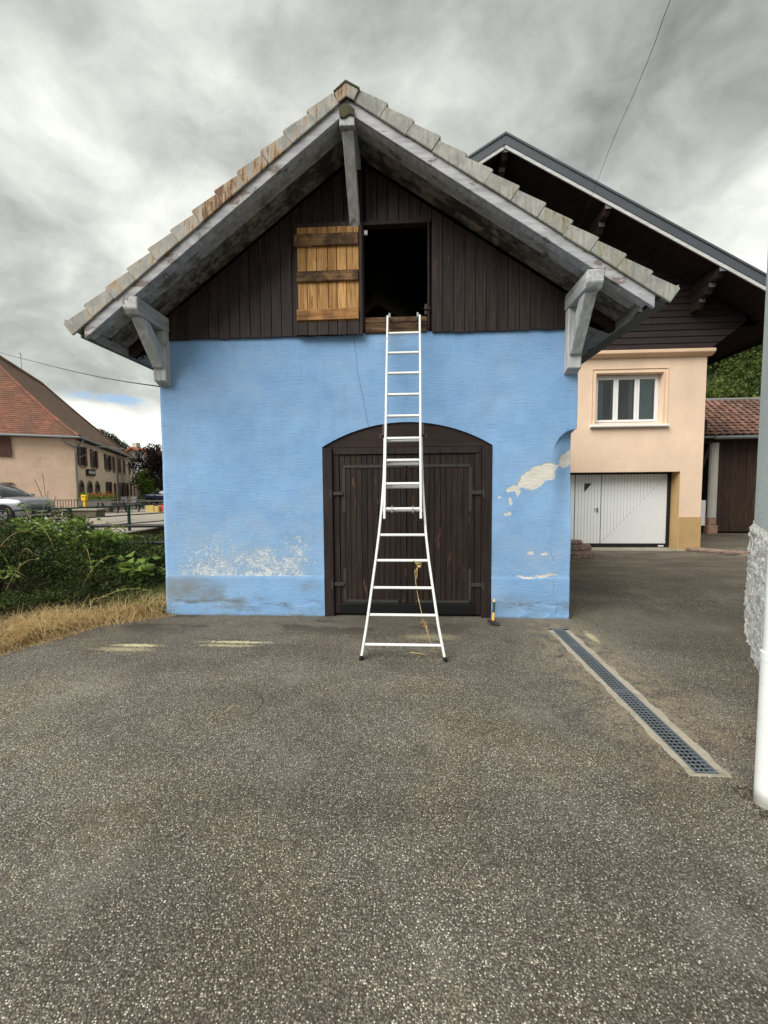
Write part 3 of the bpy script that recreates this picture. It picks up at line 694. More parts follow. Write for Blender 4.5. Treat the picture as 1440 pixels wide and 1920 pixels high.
mb.prism([(HX0-.01, HZ1+.03), (HX1+.01, HZ1+.03), (HX1+.01, zt(HX1)-.16), (AX, AZ-.16), (HX0-.01, zt(HX0)-.16)], 'Y', FY-.010, FY+.03); mb.build('gable_backing', 'hatch_dark', barn)
hatch = empty('hatch_frame', (-.14, FY, 3.57)); hatch.parent = barn; hatch.location = Vector((-.14, FY, 3.57))-ORG[barn.name]
mb = MB(); mb.box(HX0-.02, HX1+.02, FY-.045, FY+.06, HZ1-.01, HZ1+.035); mb.build('lintel', 'door_frame', hatch, bevel=.004)
mb = MB(); mb.box(HX0-.028, HX0+.012, FY-.05, FY+.06, 3.60, HZ1-.012); mb.build('jamb', 'door_frame', hatch, bevel=.004)
mb = MB(); mb.box(HX1-.012, HX1+.010, FY-.040, FY+.06, 3.60, HZ1-.012); mb.build('jamb', 'door_frame', hatch, bevel=.004)
mb = MB(); mb.box(HX0+.014, HX1-.014, FY-.02, FY+.5, 3.70, HZ0); mb.build('sill_board', 'rotten_beam', hatch, bevel=.008, label='dry grey sill board of the hatch')
mb = MB(); mb.box(HX0+.014, HX1-.014, FY-.03, FY+.15, 3.578, 3.695); mb.build('sill_beam', 'rotten_beam', hatch, bevel=.012, label='cracked brown beam end under the hatch sill')
mb = MB(); mb.box(HX1-.05, HX1-.02, FY-.04, FY-.02, 3.78, 3.90); mb.tube([(HX1-.06, FY-.05, 3.84), (HX1+.02, FY-.05, 3.84)], .008, 6); mb.build('bolt', 'iron', hatch)
mb = MB(); mb.box(HX0+.02, HX0+.06, FY-.045, FY-.02, 4.74, 4.79); mb.build('catch', 'white_strip', hatch)
mb = MB(); mb.box(-3.15, 2.0, FY+.03, 9.1, 3.50, 3.56); mb.build('loft_floor', 'hatch_dark', barn)

# --- open shutter lying against the gable left of the hatch
sh = empty('hatch_shutter', (-.97, FY-.07, 3.55)); sh.parent = barn; sh.location = Vector((-.97, FY-.07, 3.55))-ORG[barn.name]
ex = [-1.345, -1.225, -1.105, -.965, -.855, -.735, -.585]
for a, b in zip(ex, ex[1:]):
    mb = MB(); mb.box(a+.003, b-.003, FY-.075+.003*random.random(), FY-.052, 3.565+.015*random.random(), 4.865+.012*random.random()); mb.build('shutter_plank', 'raw_boards', sh, bevel=.003, label='bare orange-brown shutter plank')
mb = MB(); mb.box(-1.375, -1.348, FY-.072, FY-.045, 3.57, 4.88); mb.build('edge_strip', 'dark_boards', sh)
mb = MB(); mb.box(-.582, -.548, FY-.08, FY-.04, 3.55, 4.88); mb.build('edge_strip', 'dark_boards', sh)
mb = MB(); mb.box(-1.345, -.585, FY-.078, FY-.074, 4.835, 4.88); mb.build('edge_strip', 'dark_boards', sh)
mb = MB(); mb.box(-1.345, -.585, FY-.0795, FY-.0765, 3.555, 3.715); 
dark = []
for a, b in zip(ex, ex[1:]):
    m2 = MB(); m2.box(a+.004, b-.004, FY-.085, FY-.0765, 3.55+.01*random.random(), 3.712); m2.build('lower_plank', 'dark_boards', sh, bevel=.002, label='blackened foot of the shutter planks')
for z0, z1, m_, lb, x0 in ((4.60, 4.745, 'raw_battens', 'weathered grey-brown batten', -1.375), (4.185, 4.31, 'raw_battens', 'blackened batten with a pale split', -1.345), (3.725, 3.86, 'raw_batten_clean', 'bare orange batten', -1.355)):
    mb = MB(); mb.box(x0, -.59, FY-.105, FY-.0775, z0, z1); mb.build('batten', m_, sh, bevel=.006, label=lb)

# --- roof
roof = empty('roof', (AX, 7, 3.4)); roof.parent = barn; roof.location = Vector((AX, 7, 3.4))-ORG[barn.name]
VY = 4.62; XL, XR = -3.70, 2.62
for s_ in (0, 1):
    xe = XL if s_ == 0 else XR
    poly = lambda t0, t1, xend=None: [(AX, AZ-t0), ((xe if xend is None else xend), zt(xe if xend is None else xend)-t0), ((xe if xend is None else xend), zt(xe if xend is None else xend)-t1), (AX, AZ-t1)]
    mb = MB(); mb.prism(poly(-.02, .115, xe+(.03 if s_ == 0 else -.03)), 'Y', VY, VY+.045); mb.build('barge_board', 'barge_paint', roof, bevel=.004)
    mb = MB(); mb.prism(poly(.075, .118, xe+(.06 if s_ == 0 else -.10)), 'Y', VY+.047, VY+.115); mb.build('verge_rafter', 'grey_paint', roof, bevel=.003)
    xs1 = xe+(.12 if s_ == 0 else -.14)
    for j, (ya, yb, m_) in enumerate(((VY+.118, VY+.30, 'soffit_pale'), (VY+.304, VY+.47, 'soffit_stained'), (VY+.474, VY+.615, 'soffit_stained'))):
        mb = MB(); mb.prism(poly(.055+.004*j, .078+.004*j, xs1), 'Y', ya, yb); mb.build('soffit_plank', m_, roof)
    mb = MB(); mb.prism(poly(.0, .045, xe+(.02 if s_ == 0 else -.02)), 'Y', VY+.05, 9.5); mb.build('roof_deck', 'black_timber', roof)
    xf = xe+(.10 if s_ == 0 else -.12)
    for ya in (5.27, 6.0, 6.75, 7.5, 8.25, 9.0):
        xin = -2.9 if s_ == 0 else 1.9
        mb = MB(); mb.prism([(xin, zt(xin)-.046), (xf, zt(xf)-.046), (xf, zt(xf)-.17), (xin, zt(xin)-.17)], 'Y', ya, ya+.09); mb.build('rafter', 'rafter_red', roof)
    sg = -1 if s_ == 0 else 1
    mb = MB(); mb.prism([(xf+sg*.004, zt(xf)-.05), (xf+sg*.03, zt(xf)-.07), (xf+sg*.03, zt(xf)-.165), (xf+sg*.004, zt(xf)-.155)], 'Y', VY+.12, 9.45)
    mb.prism([(xf-sg*.26, zt(xf)-.062), (xf-sg*.002, zt(xf)-.165), (xf-sg*.002, zt(xf)-.175), (xf-sg*.26, zt(xf)-.085)], 'Y', 5.40, 9.4)
    mb.build('eave_board', 'peeling_fascia', roof, label='eave board with peeling black and grey paint')
mb = MB(); mb.box(-3.2, 2.05, 9.3, 9.35, 3.5, 3.6); 
# concrete verge tiles, one by one; each lower end stands up over the next
def verge(side, n):
    x0 = AX+(-.072 if side < 0 else .072); x1 = -3.80 if side < 0 else 2.73; sl = SL if side < 0 else SR
    L = math.hypot(1, sl); dv = Vector((side/L, 0, -sl/L)); nv = Vector((side*sl/L, 0, 1/L)); tot = abs(x1-x0)*L
    start = Vector((x0, 0, zt(x0)+.012)); step = tot/n; first = None
    for i in range(n):
        a = start+dv*(i*step); b = start+dv*((i+1)*step+.004)
        if first is None:
            mb = MB(); sk = .035
            f = [a-dv*.0+nv*.0, b-dv*sk*.2, b+dv*.01+nv*.175, b+dv*.0+nv*.19, a+nv*.125]
            f = [a-dv*.001, b-dv*.006, b-dv*.002+nv*.148, b+dv*.003+nv*.160, b-dv*.014+nv*.172, a-dv*.001+nv*.132]
            V = [Vector((p.x, VY-.028, p.z)) for p in f]+[Vector((p.x, VY-.002, p.z)) for p in f]; m_ = len(f)
            mb.add(V, [tuple(range(m_)), tuple(range(2*m_-1, m_-1, -1))]+[(j, j+m_, (j+1) % m_+m_, (j+1) % m_) for j in range(m_)])
            tl = [b+nv*.150, b+nv*.170, a+nv*.132, a+nv*.108]
            V = [Vector((p.x, VY-.002, p.z)) for p in tl]+[Vector((p.x, VY+.24, p.z-.03)) for p in tl]
            mb.add(V, [(0, 1, 2, 3), (7, 6, 5, 4)]+[(j, j+4, (j+1) % 4+4, (j+1) % 4) for j in range(4)])
            first = fixn(mb.build('verge_tile', 'tile_rusty' if side < 0 else 'tile_pale', roof, bevel=.006))
        else:
            o_ = like(first, roof, dv*(i*step)+Vector((random.uniform(-.004, .004), random.uniform(-.004, .004), random.uniform(-.005, .005))))
            o_.rotation_euler = (0, random.uniform(-.012, .012), 0)
    e = start+dv*tot                                   # upturned nib of the last tile
    mb = MB(); mb.prism([(e.x-side*.03, e.z+.10), (e.x+side*.075, e.z+.13+.03), (e.x+side*.085, e.z+.145+.03), (e.x-side*.02, e.z+.16)], 'Y', VY-.026, 9.6)
    mb.build('eave_edge', 'tile_pale', roof)
verge(-1, 12); verge(1, 12)
# the tiled slopes behind the verge (hidden from the yard): stepped courses
for side in (-1, 1):
    x0 = AX; x1 = -3.86 if side < 0 else 2.79; sl = SL if side < 0 else SR; L = math.hypot(1, sl); n_ = 12; mb = MB()
    for i in range(n_):
        xa = x0+(x1-x0)*i/n_; xb = x0+(x1-x0)*(i+1.06)/n_
        za = zt(xa)+.10*L-.02; zb_ = zt(xb)+.13*L-.01
        mb.prism([(xa, za), (xb, zb_), (xb, zb_-.03), (xa, za-.03)], 'Y', VY+.2, 9.6)
    c_ = fixn(mb.build('tile_courses', 'concrete_tile', roof)); c_['kind'] = 'stuff'
mb = MB(); mb.prism([(AX-.125, 5.815), (AX-.005, 5.905), (AX+.132, 5.828), (AX+.080, 5.728), (AX, 5.772), (AX-.084, 5.715)], 'Y', VY-.050, VY-.029)
fixn(mb.build('ridge_end_tile', 'tile_rusty', roof, bevel=.005))
mb = MB(); mb.prism([(AX-.136, 5.828), (AX-.005, 5.932), (AX+.144, 5.846), (AX+.136, 5.826), (AX-.005, 5.905), (AX-.128, 5.812)], 'Y', VY-.056, 9.6)
fixn(mb.build('ridge_cap', 'moss', roof, bevel=.004))

# --- painted brackets carrying the roof
def bracket(x0, x1, zpost0, zb0, zb1, nm='bracket'):
    b_ = empty(nm, ((x0+x1)/2, FY, zpost0)); b_.parent = barn; b_.location = Vector(((x0+x1)/2, FY, zpost0))-ORG[barn.name]
    mb = MB(); mb.prism([(FY, zpost0), (FY-.13, zpost0+.05), (FY-.13, zb0-.001), (FY, zb0-.001)], 'X', x0+.01, x1-.01); fixn(mb.build('post', 'post_paint', b_, bevel=.008))
    mb = MB(); mb.prism([(FY+.02, zb0), (FY-.60, zb0), (FY-.645, zb0+.05), (FY-.645, zb1), (FY+.02, zb1)], 'X', x0, x1); fixn(mb.build('purlin_end', 'grey_paint', b_, bevel=.01))
    mb = MB(); mb.prism([(FY-.131, zpost0+.20), (FY-.165, zpost0+.20), (FY-.55, zb0-.001), (FY-.40, zb0-.001), (FY-.131, zpost0+.42)], 'X', x0+.022, x1-.022); fixn(mb.build('strut', 'post_paint', b_, bevel=.01))
    return b_
bracket(-3.20, -3.02, 2.985, 3.655, 3.835)
bracket(1.885, 2.065, 3.02, 3.765, 3.945)
rb = empty('ridge_bracket', (AX, FY, 4.8)); rb.parent = barn; rb.location = Vector((AX, FY, 4.8))-ORG[barn.name]
mb = MB(); mb.prism([(-.71, 5.50), (-.71, 5.64), (-.66, 5.69), (-.60, 5.69), (-.55, 5.64), (-.55, 5.50)], 'Y', FY-.65, FY+.02); fixn(mb.build('ridge_beam', 'grey_paint', rb, bevel=.006))
mb = MB(); mb.prism([(-.705, 5.575), (-.715, 5.66), (-.665, 5.705), (-.60, 5.70), (-.545, 5.655), (-.55, 5.58), (-.60, 5.60), (-.65, 5.57)], 'Y', FY-.668, FY-.652); fixn(mb.build('moss_cap', 'moss', rb, bevel=.006, label='mossy weathered end of the ridge beam'))
mb = MB(); mb.prism([(FY-.04, 4.80), (FY-.055, 4.80), (FY-.60, 5.498), (FY-.46, 5.498), (FY-.04, 4.96)], 'X', -.692, -.568); fixn(mb.build('strut', 'post_paint', rb, bevel=.008))

# ------------------------------------------------------------------ ladder
Ld = Vector((0, .324, .946)); Ln = Vector((0, -.946, .324)); L0 = Vector((0, 3.915, 0))
ladder = empty('ladder', (-.055, 3.915, 0), 'white aluminium extension ladder flared at the foot leaning below the open hatch', 'ladder')
def LP(x, s_, o_=0.): return L0+Ld*s_+Ln*o_+Vector((x, 0, 0))
lowL = [(-.460, .03), (-.415, .34), (-.373, .68), (-.337, .98), (-.306, 1.263), (-.281, 1.555), (-.264, 1.858), (-.258, 2.108), (-.258, 2.41)]
lowR = [(.347, .03), (.291, .34), (.245, .70), (.210, .98), (.184, 1.263), (.168, 1.555), (.156, 1.858), (.153, 2.103), (.153, 2.39)]
def stile(pts, o_, w_=.024, h_=.05):
    mb = MB(); rings = []
    for x, s_ in pts:
        c = LP(x, s_, o_); rings.append([c+Vector((a*w_/2, 0, 0))+Ln*b*h_/2 for a, b in ((-1, -1), (1, -1), (1, 1), (-1, 1))])
    vs = [v for r_ in rings for v in r_]; n_ = len(rings); fs = [(i*4+j, i*4+(j+1) % 4, (i+1)*4+(j+1) % 4, (i+1)*4+j) for i in range(n_-1) for j in range(4)]+[(3, 2, 1, 0), (n_*4-4, n_*4-3, n_*4-2, n_*4-1)]
    mb.add(vs, fs); return fixn(mb.build('stile', 'white_metal', ladder, bevel=.004))
stile(lowL, 0); stile(lowR, 0)
stile([(-.238, 3.93), (-.243, 3.15), (-.247, 2.15), (-.249, 1.40)], .052); stile([(.149, 3.93), (.146, 3.14), (.137, 2.15), (.132, 1.40)], .052)
def wat(pts, s_): return float(np.interp(s_, [p[1] for p in pts], [p[0] for p in pts]))
for s_ in (.146, .430, .698, .976, 1.245, 1.513, 1.776, 2.042, 2.323):
    mb = MB(); a, b = LP(wat(lowL, s_)+.011, s_), LP(wat(lowR, s_)-.011, s_); mb.beam(a, b, .030, .026, Ld); mb.build('rung', 'white_metal', ladder, bevel=.004)
for s_ in (3.69, 3.418, 3.146, 2.869, 2.599, 2.325, 2.065, 1.795, 1.516):
    mb = MB(); f_ = lambda l, r_: l; xl = float(np.interp(s_, [1.4, 3.93], [-.249, -.238]))+.011; xr = float(np.interp(s_, [1.4, 3.93], [.132, .149]))-.011
    mb.beam(LP(xl, s_, .052), LP(xr, s_, .052), .030, .026, Ld); mb.build('rung', 'white_metal', ladder, bevel=.004)
for x in (-.463, .350):
    mb = MB(); mb.beam(LP(x, -.004), LP(x, .04), .034, .062, Ln); mb.build('rubber_foot', 'rubber', ladder, bevel=.004)
for x in (-.249, .132):
    mb = MB(); mb.beam(LP(x, 1.375, .052), LP(x, 1.402, .052), .030, .054, Ln); mb.build('end_cap', 'rubber', ladder)
for x in (-.215, .125):
    mb = MB(); mb.beam(LP(x, 3.90, .05), LP(x, 3.965, .05), .028, .05, Ln); mb.beam(LP(x, 3.955, .05), LP(x, 3.955, -.09), .028, .02, Ld); mb.build('hook', 'zinc', ladder, bevel=.003)
for x, sg in ((-.268, -1), (.164, 1)):
    mb = MB(); mb.beam(LP(x, 2.36, .03), LP(x, 2.50, .03), .03, .06, Ln); mb.tube([LP(x, 2.40, .03), LP(x+sg*.035, 2.38, .03), LP(x+sg*.045, 2.34, .03)], .010, 6); mb.build('guide_bracket', 'iron', ladder, bevel=.003)
for x in (-.17, .05):
    mb = MB(); mb.beam(LP(x, 1.47, .03), LP(x, 1.545, .03), .014, .075, Ln); mb.build('rung_latch', 'zinc', ladder, bevel=.002)
# dried vine hanging from a rung
mb = MB(); pts = [LP(.055, .99, .03)]; q = pts[0].copy()
vine = [(.055, 3.92+.30, .93), (.10, 4.20, .86), (.065, 4.18, .83), (.075, 4.16, .70), (.10, 4.14, .55), (.13, 4.10, .42), (.165, 4.05, .30), (.21, 4.02, .16), (.27, 4.03, .03), (.33, 4.10, .008)]
mb.tube(vine, .0035, 5)
for (a, b) in (((.055, 4.20, .93), (.09, 4.19, .90)), ((.09, 4.19, .90), (.135, 4.17, .91)), ((.09, 4.17, .86), (.085, 4.16, .75)), ((.10, 4.14, .55), (.112, 4.12, .50)), ((.16, 4.05, .31), (.20, 4.04, .26)), ((.19, 4.02, .24), (.165, 4.03, .30)), ((.02, 4.10, .006), (.16, 4.02, .02))): mb.tube([a, b], .007, 5, r2=.003)
o = mb.build('dried_vine', 'straw'); tag(o, 'dry brown vine stalk hanging from a rung of the white ladder', 'vine')
Pn = np.array([[.1, 4.17, .89], [.12, 4.17, .88], [.09, 4.15, .87], [.155, 4.06, .34], [.165, 4.05, .31], [.175, 4.05, .29], [.15, 4.06, .32], [.22, 4.0, .07]])
lv = leaves('dry_leaf', np.repeat(Pn, 3, 0)+rng.normal(0, .008, (24, 3)), rng.normal(size=(24, 3)), .05, .02, 'grass_dry', rng.random(24), parent=o)

# ------------------------------------------------------------------ hammer standing on its head against the wall
hm = empty('hammer', (1.03, 4.97, 0), 'small club hammer with green and yellow handle standing beside the barn door', 'hammer')
a = Vector((1.02, 4.98, .035)); b = Vector((1.075, 5.17, .262)); dv = (b-a)
mb = MB(); mb.tube([a, a+dv*.40], .017, 10, r2=.014); mb.build('collar', 'hammer_yellow', hm, smooth=False)
mb = MB(); mb.tube([a+dv*.40, a+dv*.86], .0155, 10); mb.build('grip', 'hammer_green', hm)
mb = MB(); mb.tube([a+dv*.86, a+dv*.99, b], .017, 10, r2=.014); mb.build('handle_end', 'hammer_wood', hm)
mb = MB(); h0 = Vector((.965, 4.97, .055)); h1 = Vector((1.065, 4.95, .022)); mb.beam(h0, h1, .038, .038); mb.tube([h1-(h1-h0)*.05, h1+(h1-h0)*.22], .024, 10); mb.tube([h0, h0-(h1-h0)*.12], .021, 10); mb.build('head', 'iron', hm, bevel=.003)

# ------------------------------------------------------------------ drain
dr = empty('drain_channel', (1.745, 3.6, 0), 'long steel grated drain channel set in pale concrete across the asphalt', 'drain')
gx0, gx1 = 1.680, 1.806
for x0, x1 in ((DX0, gx0-.006), (gx1+.006, DX1)):
    mb = MB(); ys_ = np.arange(DY0+.02, DY1, .05); V = []
    for yy in ys_:
        w0 = x0+(.006*math.sin(yy*31)+.006*math.sin(yy*13) if x0 == DX0 else 0); w1 = x1+(.006*math.sin(yy*27)+.006*math.sin(yy*17) if x1 == DX1 else 0)
        V += [(w0-(.006 if x0 == DX0 else 0), yy, .004), (w1+(.006 if x1 == DX1 else 0), yy, .004), (w0, yy, -.1), (w1, yy, -.1)]
    n_ = len(ys_); F = []
    for i in range(n_-1):
        F += [(4*i, 4*i+1, 4*i+5, 4*i+4), (4*i+1, 4*i+3, 4*i+7, 4*i+5), (4*i+2, 4*i, 4*i+4, 4*i+6)]
    F += [(0, 2, 3, 1)]
    mb.add(V, F); mb.build('concrete_edge', 'drain_concrete', dr)
mb = MB(); mb.box(DX0, DX1, DY0+.02, DY1, -.115, -.10); mb.box(DX0-.03, DX0+.001, DY0, DY1, -.115, -.005); mb.box(DX1-.001, DX1+.03, DY0, DY1, -.115, -.005); mb.box(gx0-.005, gx1+.005, DY1-.004, DY1+.02, -.115, -.004); mb.box(gx0-.005, gx1+.005, DY0+.018, DY0+.022, -.115, -.004); mb.box(gx0-.0055, gx0-.001, DY0+.022, DY1-.005, -.1, -.001); mb.box(gx1+.001, gx1+.0055, DY0+.022, DY1-.005, -.1, -.001); mb.build('shade_liner', 'void', dr)  # black floor and side plates stand in for the shade down the slot
mb = MB(); mb.box(DX0-.004, DX1+.004, DY0-.004, DY0+.0195, -.1, .0035); mb.build('end_edge', 'drain_concrete', dr, bevel=.003)
for (y0, y1) in ((2.428, 3.405), (3.412, 4.392), (4.399, 4.865)):
    mb = MB()
    for xx in (gx0, gx1-.005): mb.box(xx, xx+.005, y0, y1, -.025, .006)
    for yy in (y0, y1-.006): mb.box(gx0+.005, gx1-.005, yy, yy+.006, -.025, .006)
    for xx in np.linspace(gx0, gx1-.005, 5)[1:-1]: mb.box(xx, xx+.004, y0+.006, y1-.006, -.004, .003)
    n_ = int(round((y1-y0)/.0355))
    for j in range(1, n_): yy = y0+j*(y1-y0)/n_; mb.box(gx0+.005, gx1-.005, yy-.0025, yy+.0025, -.002, .0045)
    mb.build('grate', 'grate_steel', dr)

# ------------------------------------------------------------------ chalet behind, right
CY = 10.77
ch = empty('chalet_house', (6, CY, 0), 'peach rendered chalet with brown clad gable, white garage door and wide dark roof', 'house')
def wall_y(mb, x0, x1, z0, z1, yf_, holes, depth, topf=None):
    xs_ = sorted({x0, x1}|{h[0] for h in holes}|{h[1] for h in holes}); zs_ = sorted({z0, z1}|{h[2] for h in holes}|{h[3] for h in holes})
    for a, b in zip(xs_, xs_[1:]):
        for c_, d_ in zip(zs_, zs_[1:]):
            if any(h[0]-1e-6 <= a and b <= h[1]+1e-6 and h[2]-1e-6 <= c_ and d_ <= h[3]+1e-6 for h in holes): continue
            mb.add([(a, yf_, c_), (b, yf_, c_), (b, yf_, d_), (a, yf_, d_)], [(0, 1, 2, 3)])
    for h in holes:
        a, b, c_, d_ = h[:4]
        mb.add([(a, yf_, c_), (a, yf_, d_), (a, yf_+depth, d_), (a, yf_+depth, c_)], [(0, 1, 2, 3)]); mb.add([(b, yf_, c_), (b, yf_, d_), (b, yf_+depth, d_), (b, yf_+depth, c_)], [(3, 2, 1, 0)])
        mb.add([(a, yf_, d_), (b, yf_, d_), (b, yf_+depth, d_), (a, yf_+depth, d_)], [(0, 1, 2, 3)]); mb.add([(a, yf_, c_), (b, yf_, c_), (b, yf_+depth, c_), (a, yf_+depth, c_)], [(3, 2, 1, 0)])
CX1 = 7.315
mb = MB(); wall_y(mb, 2.0, CX1, 0, 4.94, CY, [(4.69, 6.30, 3.19, 4.42), (3.9, 6.785, -.0, 1.985)], .24)
mb.add([(CX1, CY, 0), (CX1, 18, 0), (CX1, 18, 4.94), (CX1, CY, 4.94)], [(0, 1, 2, 3)]); mb.add([(2.0, CY, 0), (2.0, 18, 0), (2.0, 18, 4.94), (2.0, CY, 4.94)], [(3, 2, 1, 0)])
mb.build('wall', 'peach_render', ch)
mb = MB(); mb.box(6.782, 6.80, CY+.002, CY+.42, 0, 1.984); mb.box(3.9, 6.78, CY+.24, CY+.42, 1.985, 2.02)
mb.build('garage_reveal', 'ochre_plinth', ch)
mb = MB(); mb.box(6.79, CX1+.012, CY-.012, CY+.02, -.02, .845); mb.box(CX1-.02, CX1+.012, CY+.02, 14, -.02, .845); mb.build('plinth', 'ochre_plinth', ch)
mb = MB(); mb.prism([(CY-.16, 4.94), (CY-.16, 4.86), (CY-.10, 4.82), (CY-.04, 4.79), (CY-.001, 4.79), (CY-.001, 4.94)], 'X', 2.0, CX1+.10); mb.box(CX1+.001, CX1+.10, CY, 14, 4.80, 4.94); fixn(mb.build('cornice', 'peach_trim', ch, bevel=.01))
# window
wn = empty('window', (5.5, CY, 3.19)); wn.parent = ch; wn.location = Vector((5.5, CY, 3.19))-ORG[ch.name]
for g in ((4.58, 4.60, 6.40, 6.42, 4.52, 4.54), (4.66, 4.685, 6.305, 6.33, 4.425, 4.45)):
    mb = MB(); mb.box(g[0], g[1], CY-.018, CY+.01, 3.21, g[5]); mb.box(g[2], g[3], CY-.018, CY+.01, 3.21, g[5]); mb.box(g[1], g[2], CY-.018, CY+.01, g[4], g[5]); mb.build('moulding', 'peach_trim', wn, bevel=.004)
mb = MB(); mb.prism([(CY-.10, 3.105), (CY-.10, 3.145), (CY+.22, 3.192), (CY+.22, 3.12), (CY-.07, 3.09)], 'X', 4.55, 6.44); fixn(mb.build('sill', 'white_pvc', wn, bevel=.004))
wy = CY+.17
mb = MB(); fr = [(4.70, 4.745), (6.255, 6.295)]
for a, b in fr: mb.box(a, b, wy, wy+.06, 3.20, 4.41)
mb.box(4.745, 6.255, wy, wy+.06, 3.20, 3.25); mb.box(4.745, 6.255, wy, wy+.06, 4.365, 4.41); mb.build('frame', 'white_pvc', wn, bevel=.004)
for a, b in ((4.747, 5.245), (5.25, 5.76), (5.765, 6.253)):
    mb = MB(); s_ = .055; z0, z1 = 3.252, 4.363
    mb.box(a, a+s_, wy-.02, wy+.04, z0, z1); mb.box(b-s_, b, wy-.02, wy+.04, z0, z1); mb.box(a+s_, b-s_, wy-.02, wy+.04, z0, z0+s_); mb.box(a+s_, b-s_, wy-.02, wy+.04, z1-s_, z1); mb.build('sash', 'white_pvc', wn, bevel=.004)
    mb = MB(); mb.box(a+s_, b-s_, wy+.012, wy+.018, z0+s_, z1-s_); mb.build('pane', 'pane_glass', wn)
mb = MB(); mb.add([(4.6, wy+1.2, 3.0), (6.5, wy+1.2, 3.0), (6.5, wy+1.2, 4.6), (4.6, wy+1.2, 4.6)], [(0, 1, 2, 3)]); mb.add([(4.6, wy+.3, 3.15), (6.5, wy+.3, 3.15), (6.5, wy+1.2, 3.15), (4.6, wy+1.2, 3.15)], [(0, 1, 2, 3)]); mb.build('room', 'dark_wood', wn)
for a, b in ((4.78, 4.98), (5.16, 5.24), (5.60, 5.70), (5.82, 6.22)):
    V = []; n_ = 16
    for i in range(n_+1):
        xx = a+(b-a)*i/n_; yy = wy+.0095-.0; V += [(xx, wy+.075+.02*math.sin(i*2.1), 3.32), (xx, wy+.075+.02*math.sin(i*2.1), 4.30)]
    mb = MB(); mb.add(V, [(2*i, 2*i+2, 2*i+3, 2*i+1) for i in range(n_)]); mb.build('curtain', 'curtain', wn)
# garage door
gd = empty('garage_door', (5.5, CY+.38, 0)); gd.parent = ch; gd.location = Vector((5.5, CY+.38, 0))-ORG[ch.name]
gy_ = CY+.36
mb = MB(); mb.box(6.70, 6.778, gy_-.03, gy_+.05, .0, 1.98); mb.box(4.25, 6.70, gy_-.03, gy_+.05, .0, .125); mb.box(4.25, 6.70, gy_-.03, gy_+.05, 1.935, 1.98); mb.build('frame', 'black_frame', gd, bevel=.004)
mb = MB(); mb.box(6.50, 6.64, gy_-.036, gy_-.031, .05, .085); mb.build('label_plate', 'white_pvc', gd)
mb = MB(); mb.box(4.0, 4.355, gy_-.01, gy_+.05, 0, 1.93); mb.build('side_panel', 'white_door', gd)
mb = MB(); mb.box(4.36, 6.70, gy_+.006, gy_+.04, .125, 1.935); mb.build('backing', 'zinc', gd)
pw = .082
mb = MB(); xx = 4.385
while xx < 5.03: mb.box(xx, min(xx+pw-.008, 5.03), gy_, gy_+.012, .13, 1.93); xx += pw
mb.build('wicket_door', 'white_door', gd)
mb = MB(); mb.prism([(4.57, 1.73), (4.84, 1.73), (4.57, 1.42)], 'Y', gy_-.012, gy_-.002); fixn(mb.build('window_surround', 'white_door', gd, bevel=.003))
mb = MB(); mb.prism([(4.60, 1.71), (4.79, 1.71), (4.60, 1.48)], 'Y', gy_-.018, gy_-.013); fixn(mb.build('pane', 'window_glass', gd))
mb = MB(); mb.box(4.94, 4.965, gy_-.02, gy_-.001, .95, 1.07); mb.box(4.86, 4.96, gy_-.05, gy_-.035, 1.03, 1.05); mb.box(4.945, 4.96, gy_-.04, gy_-.015, 1.03, 1.05); mb.build('handle', 'zinc', gd)
x0g, x1g, z0g, z1g = 5.055, 6.698, .128, 1.932
# dividing line runs from lower left to upper right; upright boards above it, sloping boards below
sl_ = (z1g-z0g)/(x1g-x0g)
mb = MB(); xx = x0g
while xx < x1g-.02:
    xb = min(xx+pw-.008, x1g); za = z0g+sl_*(xx-x0g)*.98+.006; zb_ = z0g+sl_*(xb-x0g)*.98+.006
    if za < z1g-.01: mb.prism([(xx, za), (xb, min(zb_, z1g)), (xb, z1g), (xx, z1g)], 'Y', gy_, gy_+.012)
    xx += pw
fixn(mb.build('upright_boards', 'white_door', gd, label='upright boards above the diagonal'))
mb = MB(); n_ = 17
for i in range(n_):
    a = x0g+(x1g-x0g)*i/n_+.006; b = x0g+(x1g-x0g)*(i+1)/n_-.004
    za = z0g+.0; pa, pb = (a, z0g), (b, z0g); ta = (x1g, z0g+sl_*.98*(x1g-a)); tb = (x1g, z0g+sl_*.98*(x1g-b))
    mb.prism([pa, pb, tb, ta], 'Y', gy_, gy_+.012)
fixn(mb.build('sloping_boards', 'white_door', gd, label='sloping boards below the diagonal'))
mb = MB(); mb.box(2.1, 6.90, CY-.14, CY+.36, -.02, .028); tag(mb.build('garage_threshold', 'drain_concrete', bevel=.01), kind='structure')
# siding, board by board
apx, apz, rs = 2.17, 9.35, .575
def rz(x): return apz-rs*abs(x-apx)
SY = CY-.06; z = 4.945
while z < 9.1:
    z1 = min(z+.155, 9.19)
    def xr(zc):
        dgl = 7.33+(zc-4.94)*1.29; rf = apx+(apz-.22-zc)/rs
        return min(dgl, rf)
    def xl(zc):
        return max(1.0, apx-(apz-.22-zc)/rs)
    a0, a1, b0, b1 = xl(z), xl(z1), xr(z), xr(z1)
    if b1 > a1+.05:
        mb = MB(); V = [(a0, SY-.028, z), (b0, SY-.028, z), (b1, SY-.008, z1-.004), (a1, SY-.008, z1-.004)]; V += [(p[0], SY+.01, p[2]) for p in V]
        mb.add(V, [(0, 1, 2, 3), (7, 6, 5, 4), (0, 4, 5, 1), (1, 5, 6, 2), (2, 6, 7, 3), (3, 7, 4, 0)]); mb.build('siding_board', 'brown_siding', ch)
    z = z1
